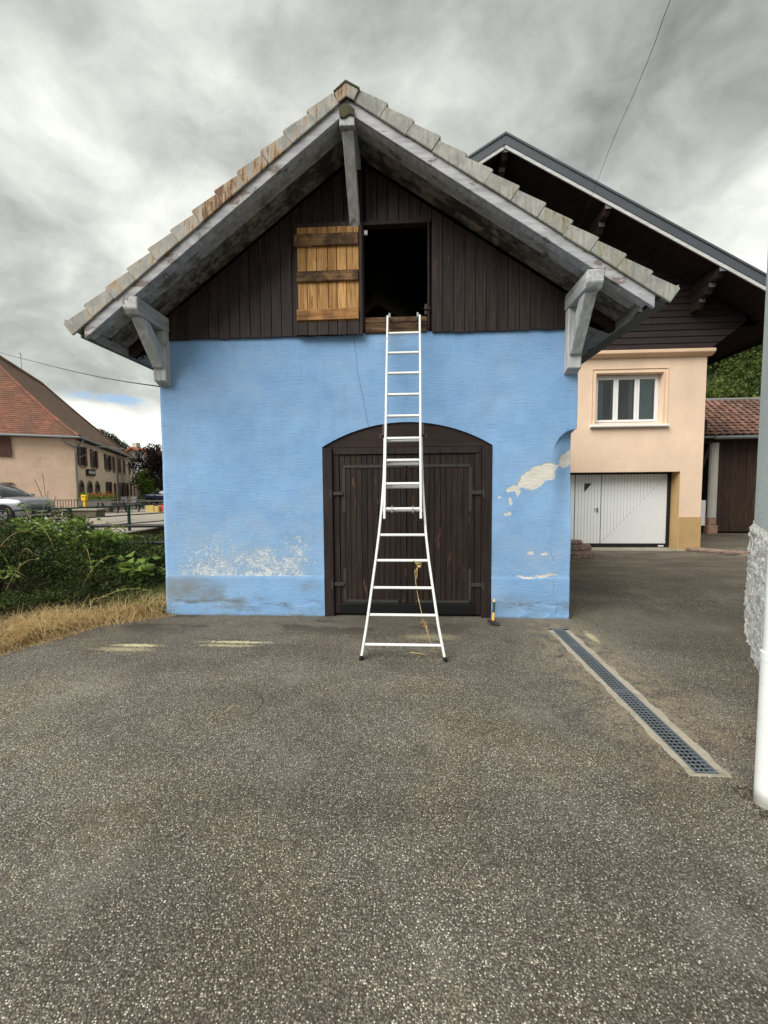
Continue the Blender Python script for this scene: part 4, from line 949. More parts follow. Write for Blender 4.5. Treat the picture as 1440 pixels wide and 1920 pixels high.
mb = MB(); mb.prism([(1.0, 4.95), (7.33, 4.95), (8.57, 5.90), (8.45, rz(8.45)-.24), (apx, apz-.25), (1.0, rz(1.0)-.25)], 'Y', SY+.011, SY+.05)
mb.prism([(7.33, 4.95), (8.60, 5.93), (8.60, 5.96), (7.30, 4.98)], 'Y', SY+.02, 18); fixn(mb.build('gable_backing', 'black_timber', ch))
RY = 9.75
for s_ in (-1, 1):
    xe = apx+s_*6.75
    P_ = lambda t0, t1: [(apx, apz-t0), (xe, rz(xe)-t0), (xe, rz(xe)-t1), (apx, apz-t1)]
    mb = MB(); mb.prism(P_(-.01, .19), 'Y', RY-.03, RY); fixn(mb.build('verge_flashing', 'slate_metal', ch, bevel=.004))
    mb = MB(); mb.prism(P_(-.06, -.005), 'Y', RY-.05, RY+.12); fixn(mb.build('verge_cap', 'slate_metal', ch, bevel=.004))
    mb = MB(); mb.prism(P_(.192, .275), 'Y', RY-.018, RY+.01); fixn(mb.build('verge_strip', 'white_strip', ch, bevel=.003))
    mb = MB(); mb.prism(P_(.02, .17), 'Y', RY+.012, 18.5); fixn(mb.build('roof_slab', 'black_timber', ch))
    mb = MB(); mb.prism([(xe, rz(xe)+.0), (xe+s_*.03, rz(xe)), (xe+s_*.03, rz(xe)-.28), (xe, rz(xe)-.28)], 'Y', RY, 18.5); fixn(mb.build('eave_board', 'black_timber', ch))
for px_, zc in ((2.17, None), (4.42, None), (6.88, None)):
    zt_ = rz(px_)-.19
    pr_ = empty('purlin', (px_, RY, zt_-.6)); pr_.parent = ch; pr_.location = Vector((px_, RY, zt_-.6))-ORG[ch.name]
    for j in range(3):
        z1 = zt_-.22*j-.02; y0 = RY+.02+.30*j
        mb = MB(); mb.prism([(y0, z1-.03), (y0+.10, z1-.21), (SY, z1-.21), (SY, z1), (y0, z1)], 'X', px_-.07, px_+.07); fixn(mb.build('corbel', 'dark_boards', pr_, bevel=.008))
        mb = MB(); mb.box(px_-.066, px_+.066, y0-.012, y0-.001, z1-.12+.02*j, z1-.005); mb.build('end_cap', 'zinc' if j == 0 else 'grey_wood', pr_)

# stone slabs piled at the garage corner and an edging stone
sp = [(3.95, 9.72, .0, .62, .34, .17, 'lowest and widest red sandstone slab of the pile beside the garage'), (3.93, 9.74, .17, .58, .32, .15, 'rough red sandstone slab lying middle in the pile by the garage'), (3.80, 9.76, .32, .46, .28, .08, 'thin broken sandstone piece on top of the pile by the garage')]
for (x, y, z, l, w_, h, lb) in sp:
    mb = MB(); rr = random.Random(int(z*100)); n_ = 9
    lowp = [(x+l/2*math.cos(a)*(.95+.12*rr.random())*1.1, y+w_/2*math.sin(a)*(.95+.12*rr.random())*1.1) for a in np.linspace(0, 2*math.pi, n_, endpoint=False)]
    lowp = [(min(max(a, x-l/2), x+l/2), min(max(b, y-w_/2), y+w_/2)) for a, b in lowp]
    V = [(a, b, z+.0) for a, b in lowp]+[(x+(a-x)*1.02, y+(b-y)*1.02, z+h*.5+.02*rr.random()) for a, b in lowp]+[(x+(a-x)*.9, y+(b-y)*.9, z+h-.015*rr.random()) for a, b in lowp]
    F = [tuple(range(n_-1, -1, -1)), tuple(range(2*n_, 3*n_))]+[(i+k_*n_, (i+1) % n_+k_*n_, (i+1) % n_+(k_+1)*n_, i+(k_+1)*n_) for k_ in (0, 1) for i in range(n_)]
    mb.add(V, F); tag(fixn(mb.build('stone_slab', 'sandstone', bevel=.01)), lb, 'stone', 'sandstone slabs piled by the garage')
mb = MB(); mb.prism([(6.98, 10.78), (7.0, 10.62), (7.55, 10.18), (7.95, 9.98), (8.0, 10.10), (7.7, 10.30), (7.25, 10.72)], 'Z', -.01, .09); tag(fixn(mb.build('edging_stone', 'sandstone', bevel=.03)), 'worn sandstone edging strip crossing the yard at the peach house corner', 'edging')
mb = MB(); mb.prism([(7.6, 9.95), (8.7, 10.02), (8.6, 10.16), (8.0, 10.12)], 'Z', -.01, .02); tag(mb.build('cement_patch', 'drain_concrete'), kind='structure')
# rising yard beyond the edging
xs = np.linspace(7.1, 26, 30); ys = np.linspace(10.0, 16, 30); X, Y = np.meshgrid(xs, ys, indexing='ij')
Zr = .004+.10*sst(Y-(10.9-.55*(X-7.1)*.6), 0, 1.2)*sst(-Y, -14.3, -12)
tag(big_mesh('rear_yard', np.stack([X, Y, Zr], -1).reshape(-1, 3), quad_grid(30, 30), 'asphalt', smooth=True), kind='structure')

# ------------------------------------------------------------------ shed
shd = empty('plank_shed', (11, 14.4, 0), 'brown plank shed with red tiled roof and whitewashed post behind the peach house', 'shed')
x = 10.23
while x < 15:
    w_ = .19+.10*random.random(); mb = MB(); mb.box(x+.004, x+w_-.004, 14.4+.006*random.random(), 14.43, .06+.01*random.random(), 3.06); mb.build('plank', 'shed_boards', shd, bevel=.004); x += w_
mb = MB(); mb.box(8.6, 15, 14.44, 14.5, 0, 3.05); mb.box(8.6, 8.7, 14.5, 18, 0, 3.5); mb.build('backing', 'void', shd)
mb = MB(); mb.tube([(10.05, 14.3, .55), (10.05, 14.3, 3.0)], .13, 12); mb.build('post', 'lime_post', shd, smooth=False, label='whitewashed post')
mb = MB(); mb.box(9.88, 10.2, 14.18, 14.42, 0, .30); mb.box(9.92, 10.16, 14.2, 14.4, .305, .55); mb.build('post_foot', 'brick_red', shd, bevel=.02, label='brick post foot with crumbling plaster')
mb = MB(); mb.box(9.3, 9.86, 14.3, 14.38, .28, 1.12); mb.build('board', 'white_pvc', shd)
mb = MB(); mb.box(9.2, 15, 14.30, 14.44, 3.06, 3.2); mb.box(8.7, 10.3, 14.25, 14.35, 2.98, 3.1); mb.build('beam', 'shed_boards', shd, bevel=.01)
mb = MB(); mb.beam((9.35, 14.38, 1.2), (9.95, 14.38, 2.9), .10, .10); mb.build('brace', 'dark_wood', shd)
mb = MB()
for i in range(22): a = math.pi+math.pi*i/21
mb.tube([(9.75, 13.86, 3.13), (15, 13.86, 3.16)], .06, 10); mb.build('gutter', 'zinc', shd)
# interlocking tiles: every one its own piece
ry0, rz0_, ry1, rz1 = 13.86, 3.20, 17.0, 4.86; nr = 14; tw = .235
tL = math.hypot((ry1-ry0), rz1-rz0_); dvr = Vector((0, (ry1-ry0)/tL, (rz1-rz0_)/tL)); nvr = Vector((0, -dvr.z, dvr.y))
base = None; cnt = 0
for j in range(nr):
    s0 = j*tL/nr
    for i in range(21):
        x0 = 9.35+.06*j+i*tw
        pos = Vector((x0, ry0, rz0_))+dvr*s0+nvr*(.03*random.random()*.4)
        if base is None:
            mb = MB(); ln = tL/nr*1.12
            prof = [(0, 0), (.03, .035), (.07, .045), (.11, .03), (.17, .012), (.232, .01)]
            V = []
            for (ss_, lift) in ((0, .035), (ln, .0)):
                for u_, h in prof: p = pos+Vector((u_, 0, 0))+dvr*ss_+nvr*(h+lift); V.append(p)
                for u_, h in prof: p = pos+Vector((u_, 0, 0))+dvr*ss_+nvr*(h+lift-.022); V.append(p)
            n_ = len(prof); F = []
            for q in range(n_-1): F += [(q, q+1, 2*n_+q+1, 2*n_+q), (q, n_+q, n_+q+1, q+1)]
            mb.add(V, F); base = mb.build('roof_tile', 'shed_tiles', shd); bpos = pos
        else:
            like(base, shd, pos-bpos)
mb = MB(); mb.prism([(ry0, rz0_-.03), (ry1, rz1-.03), (ry1, rz1-.08), (ry0, rz0_-.08)], 'X', 8.9, 15); mb.prism([(ry1, rz1-.03), (ry1+3, rz1-1.6), (ry1+3, rz1-1.7), (ry1, rz1-.08)], 'X', 8.9, 15); mb.tube([(9.9, ry1, rz1+.04), (15, ry1, rz1+.04)], .07, 8); fixn(mb.build('roof_deck', 'concrete_tile', shd))
mb = MB(); mb.prism([(9.2, 3.16), (9.35, 3.22), (10.25, 4.86), (9.2, 4.6)], 'Y', 16.95, 17.05); mb.box(8.75, 9.6, 14.0, 14.05, 3.2, 3.7); mb.build('side_cladding', 'shed_boards', shd)

# ------------------------------------------------------------------ house corner at the right edge
ang = math.atan2(2.79, 1.86)
nb = empty('corner_house', (3.86, 4.86, 0), 'pale grey-green rendered house corner with roughcast base at the right edge', 'house', rz=ang-math.pi)
# local x runs from the far corner towards the viewer along the wall, local y into the house (away from the yard)
LN = 3.27
V = []; nx_, nz_ = 60, 130
def yl(x, z): return 0.0
mb = MB(); mb.box(0.0, LN, .015, 5, 1.2, 6.5); mb.build('upper_wall', 'grey_render', nb, bevel=.015)
gxs = np.linspace(-.02, LN, 150); gzs = np.concatenate([np.linspace(-.05, 1.22, 70), [1.245, 1.262, 1.272, 1.275]]); X, Z = np.meshgrid(gxs, gzs, indexing='ij')
rg = .035*(vnoise(X, Z, 14, 5)-.5)+.03*(vnoise(X, Z, 30, 6)-.5)
top = sst(Z, 1.18, 1.275)
Yb = -.02+rg*(1-top)+.045*top
F1 = quad_grid(150, 74)
V1 = np.stack([X, Yb, Z], -1).reshape(-1, 3)
ys2 = np.linspace(-.02, 5, 200); Y2, Z2 = np.meshgrid(ys2, gzs, indexing='ij'); top2 = sst(Z2, 1.18, 1.275)
X2 = -.02+(.035*(vnoise(Y2, Z2, 14, 7)-.5)+.03*(vnoise(Y2, Z2, 30, 8)-.5))*(1-top2)*sst(Y2, -.02, .05)+.05*top2
V2 = np.stack([X2, Y2, Z2], -1).reshape(-1, 3)
V2[:74, :] = V1[:74, :]
big_mesh('roughcast_base', np.concatenate([V1, V2]), np.concatenate([F1, (quad_grid(200, 74)+len(V1))[:, ::-1]]), 'roughcast', parent=nb, smooth=True)
dp = empty('drainpipe', (1.893, 2.20, 0)); dp.parent = None
tag(dp, 'white plastic downpipe standing at the right edge in front of the rough wall', 'pipe')
mb = MB(); mb.tube([(1.893, 2.20, .0), (1.893, 2.20, .80)], .056, 32, cap=False); mb.build('lower_pipe', 'pipe_white', dp, smooth=True)
mb = MB(); mb.tube([(1.893, 2.20, .80), (1.893, 2.20, 6.0)], .050, 32, cap=False); mb.build('upper_pipe', 'pipe_white', dp, smooth=True)
mb = MB(); mb.tube([(1.893, 2.20, .775), (1.893, 2.20, .82)], .058, 32); mb.build('socket', 'pipe_white', dp)
# crumbs of grit and a crack of soil where the pipe meets the asphalt
Pn = np.stack([1.79+.10*rng.random(90), 2.06+.26*rng.random(90), np.zeros(90)], 1)
mb = MB()
for p in Pn:
    r_ = .002+.004*random.random(); mb.tube([(p[0]-r_, p[1], -.002), (p[0], p[1], r_*.9), (p[0]+r_, p[1], -.002)], r_*.8, 5)
tag(mb.build('grit', 'bare_soil'), 'dark crumbs of grit at the foot of the white pipe', kind='stuff')

# ------------------------------------------------------------------ cables
def cable(name, pts, r, lb):
    P_ = [Vector(p) for p in pts]; out = []
    for i in range(len(P_)-1):
        p0, p1, p2, p3 = P_[max(i-1, 0)], P_[i], P_[i+1], P_[min(i+2, len(P_)-1)]
        for t_ in np.linspace(0, 1, 7)[:-1]:
            out.append(.5*((2*p1)+(-p0+p2)*t_+(2*p0-5*p1+4*p2-p3)*t_*t_+(-p0+3*p1-3*p2+p3)*t_**3))
    out.append(P_[-1]); mb = MB(); mb.tube(out, r, 6); tag(mb.build(name, 'cable'), lb, 'cable')
cable('overhead_cable', [(-22, 21, 9.3), (-16.276, 16, 7.141), (-9.355, 10.314, 4.883), (-6.381, 7.868, 3.937), (-4.552, 6.359, 3.379), (-3.21, 5.27, 3.0)], .009, 'sagging overhead cable running left from the barn corner')
cable('overhead_cable', [(1.9, 2.4, 5.5), (2.573, 4.5, 6.399), (2.857, 5.3, 6.742), (3.165, 6.3, 7.127), (3.537, 7.7, 7.58), (3.842, 9.0, 7.79), (4.128, 10.68, 7.79)], .0035, 'thin cable dropping from the sky onto the chalet gable')

# ------------------------------------------------------------------ railings
gr = empty('green_railing', (-10.9, 15, 0), 'green painted tube railing along the street above the channel wall', 'railing')
gl = lambda y: (-12.33+(y-11.79)*.477, y)
posts = [9.9, 11.67, 13.45, 15.22, 17.0, 18.8, 20.6]
for y in posts:
    x, y = gl(y); x = x; mb = MB(); mb.tube([(x, y, -.02), (x, y, 1.0)], .055, 10); mb.build('post', 'rail_green', gr)
for zc, r_ in ((1.0, .028), (.64, .022), (.31, .022)):
    a, b = gl(8.5), gl(21.5); mb = MB(); mb.tube([(a[0], a[1], zc), (b[0], b[1], zc)], r_, 8); mb.build('rail', 'rail_green', gr)
dk = empty('dark_railing', (-6, 7.65, -.5), 'low dark iron railing crossing in front of the channel beside the barn', 'railing')
for x in (-8.9, -5.83, -2.9):
    mb = MB(); mb.box(x-.035, x+.035, 7.62, 7.69, -1.3, .99); mb.build('post', 'rail_dark', dk, bevel=.008)
for zc, r_ in ((.955, .033), (.63, .028)):
    mb = MB(); mb.tube([(-11, 7.60, zc), (-3.3, 7.66, zc)], r_, 8); mb.build('rail', 'rail_dark', dk)

# ------------------------------------------------------------------ long house across the street
HA = math.atan2(.894, -.447)
lh = empty('long_house', (-23.25, 27.75, 0), 'long beige inn with steep red tiled hip roof and brown shutters', 'house', rz=HA)
# local x along the long front, y into the house, fronts at y=0 and x=0
HL, HW, HE = 24.8, 14., 5.25
arch_w = [(.75, 1.85), (3.0, 4.35), (5.4, 6.8)]
def house_wall(name, m_, pts, fs): mb = MB(); mb.add(pts, fs); return mb.build(name, m_, lh)
mb = MB(); mb.add([(0, 0, -.3), (HL, 0, -.3), (HL, 0, HE), (0, 0, HE)], [(0, 1, 2, 3)]); mb.add([(HL, 0, -.3), (HL, HW, -.3), (HL, HW, HE), (HL, 0, HE)], [(0, 1, 2, 3)]); mb.build('front_wall', 'beige_render_pale', lh)
mb = MB(); mb.add([(0, 0, -.3), (0, HW, -.3), (0, HW, HE), (0, 0, HE)], [(3, 2, 1, 0)]); mb.add([(0, HW, -.3), (HL, HW, -.3), (HL, HW, HE), (0, HW, HE)], [(3, 2, 1, 0)]); mb.build('gable_wall', 'beige_render', lh)
def rect_part(name, m_, x0, x1, z0, z1, y0=-.05, y1=-.002, parent=None):
    mb = MB(); mb.box(x0, x1, y0, y1, z0, z1); return mb.build(name, m_, parent or lh)
def win_unit(x0, x1, z0, z1, arched=False, shut='open'):
    w_ = empty('window', (0, 0, 0)); w_.parent = lh; w_.location = ((x0+x1)/2, 0, z0); ORG[w_.name] = Vector(((x0+x1)/2, 0, z0))
    wd = x1-x0
    if arched:
        for sc_, m_, y0, y1, nm in ((1.22, 'sandstone', -.05, -.012, 'surround'), (1.0, 'shutter_wood', -.075, -.052, 'shutter')):
            hw = wd/2*sc_; cx = (x0+x1)/2; zs = z1-wd/2
            poly = [(cx-hw, z0-.1 if sc_ > 1 else z0)]+[(cx-hw*math.cos(a), zs+hw*math.sin(a)*.8) for a in np.linspace(0, math.pi, 12)]+[(cx+hw, z0-.1 if sc_ > 1 else z0)]
            mb = MB(); mb.prism(poly, 'Y', y0, y1); fixn(mb.build(nm, m_, w_))
        mb = MB(); cx = (x0+x1)/2; hw = wd/2; zs = z1-wd/2
        mb.prism([(cx-hw*.8*math.cos(a), zs+.04+hw*math.sin(a)*.55) for a in np.linspace(0, math.pi, 10)], 'Y', -.085, -.077); fixn(mb.build('fanlight', 'window_glass', w_))
        mb = MB(); mb.box(cx-.02, cx+.02, -.09, -.077, z0, zs); mb.build('meeting_rail', 'dark_wood', w_)
        return
    mb = MB(); mb.box(x0, x1, -.03, -.005, z0, z1); mb.build('pane', 'window_glass', w_)
    if shut == 'open':
        for a, b in ((x0-wd*.50, x0-.02), (x1+.02, x1+wd*.50)): mb = MB(); mb.box(a, b, -.09, -.05, z0-.03, z1+.03); mb.build('shutter', 'shutter_wood', w_, bevel=.01)
        mb = MB(); mb.box((x0+x1)/2-.03, (x0+x1)/2+.03, -.045, -.032, z0, z1); mb.build('mullion', 'grey_wood', w_)
    else:
        for a, b in ((x0, (x0+x1)/2-.02), ((x0+x1)/2+.02, x1)): mb = MB(); mb.box(a, b, -.07, -.034, z0, z1); mb.build('shutter', 'shutter_wood', w_, bevel=.01)
    mb = MB(); mb.box(x0-.1, x1+.1, -.11, -.004, z0-.16, z0-.06); mb.build('sill', 'sandstone', w_)
for a, b in arch_w: win_unit(a, b, .75, 2.28, True)
for x0, x1, st in ((1.3, 2.5, 'open'), (4.85, 6.0, 'open'), (9.9, 11.3, 'open'), (12.7, 13.8, 'closed'), (15.3, 16.9, 'closed'), (18.5, 19.5, 'closed'), (21.9, 22.9, 'closed')): win_unit(x0, x1, 3.35, 4.72, False, st)
for x0, x1, st in ((9.9, 11.1, 'open'), (15.6, 17.2, 'open'), (19.0, 20.4, 'open'), (22.3, 23.5, 'closed')): win_unit(x0, x1, .70, 2.2, False, st)
rect_part('house_door', 'shutter_wood', 12.9, 13.9, 0.0, 2.1)
sg = rect_part('sign', 'dark_wood', 2.75, 5.15, 2.62, 3.12, -.14, -.05)
def text(name, s_, size, m_, parent, loc, rot, ext=.01):
    cu = bpy.data.curves.new(name, 'FONT'); cu.body = s_; cu.size = size; cu.extrude = ext; cu.align_x = 'CENTER'; cu.align_y = 'CENTER'
    tmp = bpy.data.objects.new(name, cu); COL.objects.link(tmp); dg = bpy.context.evaluated_depsgraph_get(); me = bpy.data.meshes.new_from_object(tmp.evaluated_get(dg))
    bpy.data.objects.remove(tmp); me.materials.clear(); me.materials.append(MATS[m_]); o = bpy.data.objects.new(name, me); COL.objects.link(o); o.parent = parent
    o.location = loc; o.rotation_euler = rot; ORG[o.name] = Vector(loc); return o
tx = text('sign_lettering', 'RESTAURANT', .31, 'white_pvc', sg, (0, -.06, .25), (R(90), 0, 0))
# short side facing the street corner: window with shutter, ground-floor window
def side_win(y0, y1, z0, z1, shutter):
    w_ = empty('window', (0, 0, 0)); w_.parent = lh; w_.location = (0, (y0+y1)/2, z0); ORG[w_.name] = Vector((0, (y0+y1)/2, z0))
    mb = MB(); mb.box(-.03, -.005, y0, y1, z0, z1); mb.build('pane', 'window_glass', w_)
    mb = MB(); mb.box(-.06, -.031, y0-.06, y0, z0-.06, z1+.06); mb.box(-.06, -.031, y1, y1+.06, z0-.06, z1+.06); mb.box(-.06, -.031, y0, y1, z0-.06, z0); mb.box(-.06, -.031, y0, y1, z1, z1+.12); mb.box(-.05, -.032, (y0+y1)/2-.03, (y0+y1)/2+.03, z0, z1)
    mb.build('frame', 'white_pvc' if shutter else 'shutter_wood', w_)
    if shutter:
        for a, b in ((y0-.95, y0-.07), (y1+.07, y1+.95)): mb = MB(); mb.box(-.12, -.062, a, b, z0-.08, z1+.08); mb.build('shutter', 'shutter_wood', w_, bevel=.01)
side_win(4.35, 5.2, 3.85, 4.95, True); side_win(3.45, 5.6, .9, 1.95, False)
# roof: courses stepped in real thickness; the slope steepens away from the eave as old roofs do
def roofpt(u, kind):       # u 0 (eave) .. 1 (ridge): inward fraction, height
    return u, (u**1.15)*7.2
lr = empty('roof', (0, 0, 0)); lr.parent = lh; lr.location = (0, 0, HE); ORG[lr.name] = Vector((0, 0, HE))
OV = .45; hip0 = 5.6; hip1 = 5.6
def edge_pts(u):     # rectangle of the roof at height fraction u
    w = u*HW/2
    return (-OV+u*(hip0+OV), -OV+u*(HW/2+OV)), (HL+OV-u*(hip1+OV), -OV+u*(HW/2+OV)), (HL+OV-u*(hip1+OV), HW+OV-u*(HW/2+OV)), (-OV+u*(hip0+OV), HW+OV-u*(HW/2+OV))
def courses(side, n, m_, nm):
    mb = MB()
    for i in range(n):
        u0, u1 = i/n, min((i+1.25)/n, 1.); A = edge_pts(u0); B = edge_pts(u1); a, b = A[side], A[(side+1) % 4]; c_, d_ = B[(side+1) % 4], B[side]
        z0 = HE-.10+(u0**1.12)*7.3+.05; z1 = HE-.10+(u1**1.12)*7.3
        mb.add([(a[0], a[1], z0), (b[0], b[1], z0), (c_[0], c_[1], z1), (d_[0], d_[1], z1), (a[0], a[1], z0-.06), (b[0], b[1], z0-.06)], [(0, 1, 2, 3), (4, 5, 1, 0)])
    o_ = mb.build(nm, m_, lr); o_['kind'] = 'stuff'; return o_
courses(0, 44, 'old_roof_brown', 'tile_courses'); courses(3, 44, 'old_roof_tiles', 'tile_courses'); courses(1, 30, 'old_roof_brown', 'tile_courses'); courses(2, 30, 'old_roof_brown', 'tile_courses')
def hipz(u): return HE-.02+(u**1.12)*7.3
mb = MB(); mb.tube([(edge_pts(u)[0][0], edge_pts(u)[0][1], hipz(u)+.04) for u in np.linspace(0, 1, 14)], .12, 6); mb.build('hip_tiles', 'old_roof_tiles', lr)
mb = MB(); mb.tube([(edge_pts(u)[1][0], edge_pts(u)[1][1], hipz(u)+.04) for u in np.linspace(0, 1, 14)], .12, 6); mb.build('hip_tiles', 'old_roof_brown', lr)
e_ = edge_pts(1); mb = MB(); mb.tube([(e_[0][0], e_[0][1], hipz(1)+.05), (e_[1][0], e_[1][1], hipz(1)+.05)], .14, 6); mb.build('ridge_tiles', 'old_roof_brown', lr)
mb = MB(); mb.box(-OV, HL+OV, -OV, -.01, HE-.16, HE-.10); mb.box(-OV, -.01, -OV, HW+OV, HE-.155, HE-.105); mb.build('soffit', 'dark_wood', lr)
mb = MB(); mb.tube([(-OV-.05, -OV-.05, HE-.08), (HL+OV, -OV-.05, HE-.02)], .085, 8); mb.tube([(-OV-.05, -OV-.05, HE-.08), (-OV-.05, HW, HE-.02)], .085, 8); mb.build('gutter', 'zinc', lr)
mb = MB(); mb.tube([(-OV-.05, -.9, HE-.1), (-.35, -.35, HE-.75), (-.12, -.12, HE-1.2)], .06, 8) if False else None
mb.tube([(-.5, .7, HE-.12), (-.35, .3, HE-.55), (-.12, -.10, HE-.75), (-.12, -.10, HE-1.1), (-.12, -.12, .2)], .065, 8); mb.tube([(.4, -.5, HE-.12), (.1, -.35, HE-.50), (-.12, -.10, HE-.75)], .065, 8); mb.build('downpipe', 'zinc', lh)
mb = MB(); mb.tube([(14.7, -.45, HE-.1), (14.7, -.10, HE-.5), (14.7, -.10, .1)], .06, 8); mb.build('downpipe', 'zinc', lh)
mb = MB(); mb.tube([(24.6, -.45, HE-.1), (24.6, -.10, HE-.5), (24.6, -.10, .1)], .06, 8); mb.build('downpipe', 'zinc', lh)
mb = MB(); mb.tube([(-.05, -.1, 4.55), (.5, -1.6, 4.62), (.7, -2.3, 4.6)], .03, 6); mb.tube([(-.05, -.1, 3.7), (.45, -1.4, 4.5)], .022, 6); mb.box(.55, .85, -2.9, -2.2, 4.52, 4.60); mb.build('lamp_arm', 'zinc', lh)
mb = MB(); mb.tube([(14.7, -.1, 4.6), (14.7, -1.2, 4.75)], .03, 6); mb.box(14.55, 14.85, -1.8, -1.1, 4.7, 4.78); mb.build('lamp_arm', 'zinc', lh)
mb = MB(); mb.tube([(14, 7, hipz(1)), (14, 7, hipz(1)+1.7)], .02, 5); mb.tube([(13.5, 7, hipz(1)+1.5), (14.5, 7, hipz(1)+1.5)], .015, 5); mb.tube([(13.6, 7, hipz(1)+1.2), (14.4, 7, hipz(1)+1.2)], .015, 5); mb.build('antenna', 'cable', lh)

# ------------------------------------------------------------------ things on the forecourt
mb_ = empty('mailbox', (-21.6, 26.3, 0), 'yellow post box on a stand at the corner of the beige inn', 'mailbox')
mb = MB(); mb.box(-21.76, -21.42, 26.3, 26.55, .82, 1.22); mb.build('box', 'mail_yellow', mb_, bevel=.03); mb = MB(); mb.box(-21.66, -21.52, 26.36, 26.5, 0, .82); mb.build('stand', 'mail_yellow', mb_)
mb = MB(); mb.box(-21.70, -21.48, 26.285, 26.299, 1.08, 1.11); mb.build('slot', 'dark_wood', mb_)
ir = empty('iron_railing', (-22.4, 25.8, 0), 'rusty wrought iron fence panel beside the yellow post box', 'railing')
for xx in np.linspace(-23.15, -21.6, 9): mb = MB(); mb.tube([(xx, 25.8, 0), (xx, 25.8, .92)], .018, 6); mb.build('bar', 'rail_dark', ir)
for zc in (.12, .90): mb = MB(); mb.tube([(-23.15, 25.8, zc), (-21.55, 25.8, zc)], .025, 6); mb.build('rail', 'rail_dark', ir)
tr = empty('flower_trough', (-21.7, 27.5, 0), 'long grey planter trough filled with geraniums in front of the inn', 'planter')
mb = MB(); mb.box(-22.9, -20.4, 27.3, 27.8, .42, .80); mb.box(-22.95, -20.35, 27.25, 27.85, .80, .84); mb.build('trough', 'grey_wood', tr, bevel=.02)
for xx in (-22.6, -20.7): mb = MB(); mb.box(xx-.1, xx+.1, 27.35, 27.75, 0, .42); mb.build('foot', 'grey_wood', tr)
mb = MB(); mb.box(-21.5, -20.5, 27.9, 28.0, .15, .42); mb.build('pale_panel', 'cloth_white', tr)
n_ = 900; Pn = np.stack([rng.uniform(-22.95, -20.35, n_), rng.uniform(27.3, 27.9, n_), .85+.42*rng.random(n_)**1.3*(.5+vnoise(rng.uniform(0, 9, n_), rng.uniform(0, 9, n_), 1, 1))], 1)
leaves('foliage', Pn, rng.normal(size=(n_, 3))+[0, -.3, .6], .11, .07, 'leaf_bright', rng.random(n_), parent=tr)
n_ = 70; Pn = np.stack([rng.uniform(-22.3, -20.4, n_), rng.uniform(27.3, 27.7, n_), 1.05+.3*rng.random(n_)], 1)
leaves('blossom', Pn, rng.normal(size=(n_, 3)), .10, .09, 'flower_red', rng.random(n_), parent=tr)
sb = empty('stone_basin', (-18.5, 22.4, 0), 'old streaked stone basin wall standing on the street edge', 'basin')
mb = MB(); mb.box(-19.5, -17.5, 22.2, 22.9, -.05, .40); mb.build('basin', 'channel_wall', sb, bevel=.03); mb = MB(); mb.box(-19.6, -17.38, 22.12, 22.98, .402, .49); mb.build('rim', 'concrete', sb, bevel=.02)
def picnic(x, y, rz, lb, sc_=1.):
    t_ = empty('picnic_table', (x, y, 0), lb, 'table', 'wooden picnic tables on the forecourt', rz=rz)
    ORG[t_.name] = Vector((0, 0, 0))
    mb = MB()
    for j in range(4): m2 = MB(); m2.box(-.95, .95, -.36+.185*j, -.36+.185*j+.17, .70, .74); m2.build('top_board', 'grey_wood', t_)
    for yy in (-.78, .58): m2 = MB(); m2.box(-.95, .95, yy, yy+.22, .42, .46); m2.build('bench', 'grey_wood', t_)
    for xx in (-.65, .65):
        for s_ in (-1, 1): m2 = MB(); m2.beam((xx, s_*.25, .70), (xx, s_*.70, 0), .08, .06); m2.build('leg', 'dark_wood', t_)
        m2 = MB(); m2.beam((xx, -.78, .40), (xx, .80, .40), .06, .08); m2.build('brace', 'dark_wood', t_)
picnic(-19.9, 26.6, .25, 'nearest dark wooden picnic table behind the green railing'); picnic(-18.0, 28.2, .1, 'grey picnic table to the right, next to the wooden crates'); picnic(-21.6, 31.0, .2, 'farther picnic table with white cloth in front of the shuttered windows')
for xx, yy, lb in ((-23.7, 33, 'white plastic chair left of its twin by the inn door'), (-23.05, 33.3, 'white plastic chair with slatted back nearer the shrub at the inn')):
    c_ = empty('garden_chair', (xx, yy, 0), lb, 'chair', 'white garden chairs by the inn')
    mb = MB(); mb.box(xx-.24, xx+.24, yy-.24, yy+.24, .40, .45); mb.build('seat', 'cloth_white', c_); mb = MB(); mb.box(xx-.24, xx+.24, yy+.21, yy+.25, .45, .92); mb.build('backrest', 'cloth_white', c_)
    for sx in (-1, 1):
        for sy in (-1, 1): mb = MB(); mb.box(xx+sx*.21-.02, xx+sx*.21+.02, yy+sy*.21-.02, yy+sy*.21+.02, 0, .40); mb.build('leg', 'cloth_white', c_)
def crate(x, y, w_, h, m_, lb):
    c_ = empty('wooden_crate', (x, y, 0), lb, 'crate', 'crates at the street edge')
    for j in range(3): mb = MB(); mb.box(x-w_/2, x+w_/2, y-.2, y-.18, h*j/3+.01, h*(j+1)/3-.015); mb.build('slat', m_, c_)
    mb = MB(); mb.box(x-w_/2, x+w_/2, y-.178, y+.2, 0, h*.92); mb.build('box', m_, c_)
crate(-17.7, 27.5, .56, .50, 'yellow_crate', 'pale yellow slatted crate at the left of the pair by the street'); crate(-17.15, 27.4, .30, .42, 'yellow_crate', 'small pale crate between the yellow crate and the orange one'); crate(-16.9, 27.6, .45, .55, 'orange_crate', 'orange-red crate nearest the barn')

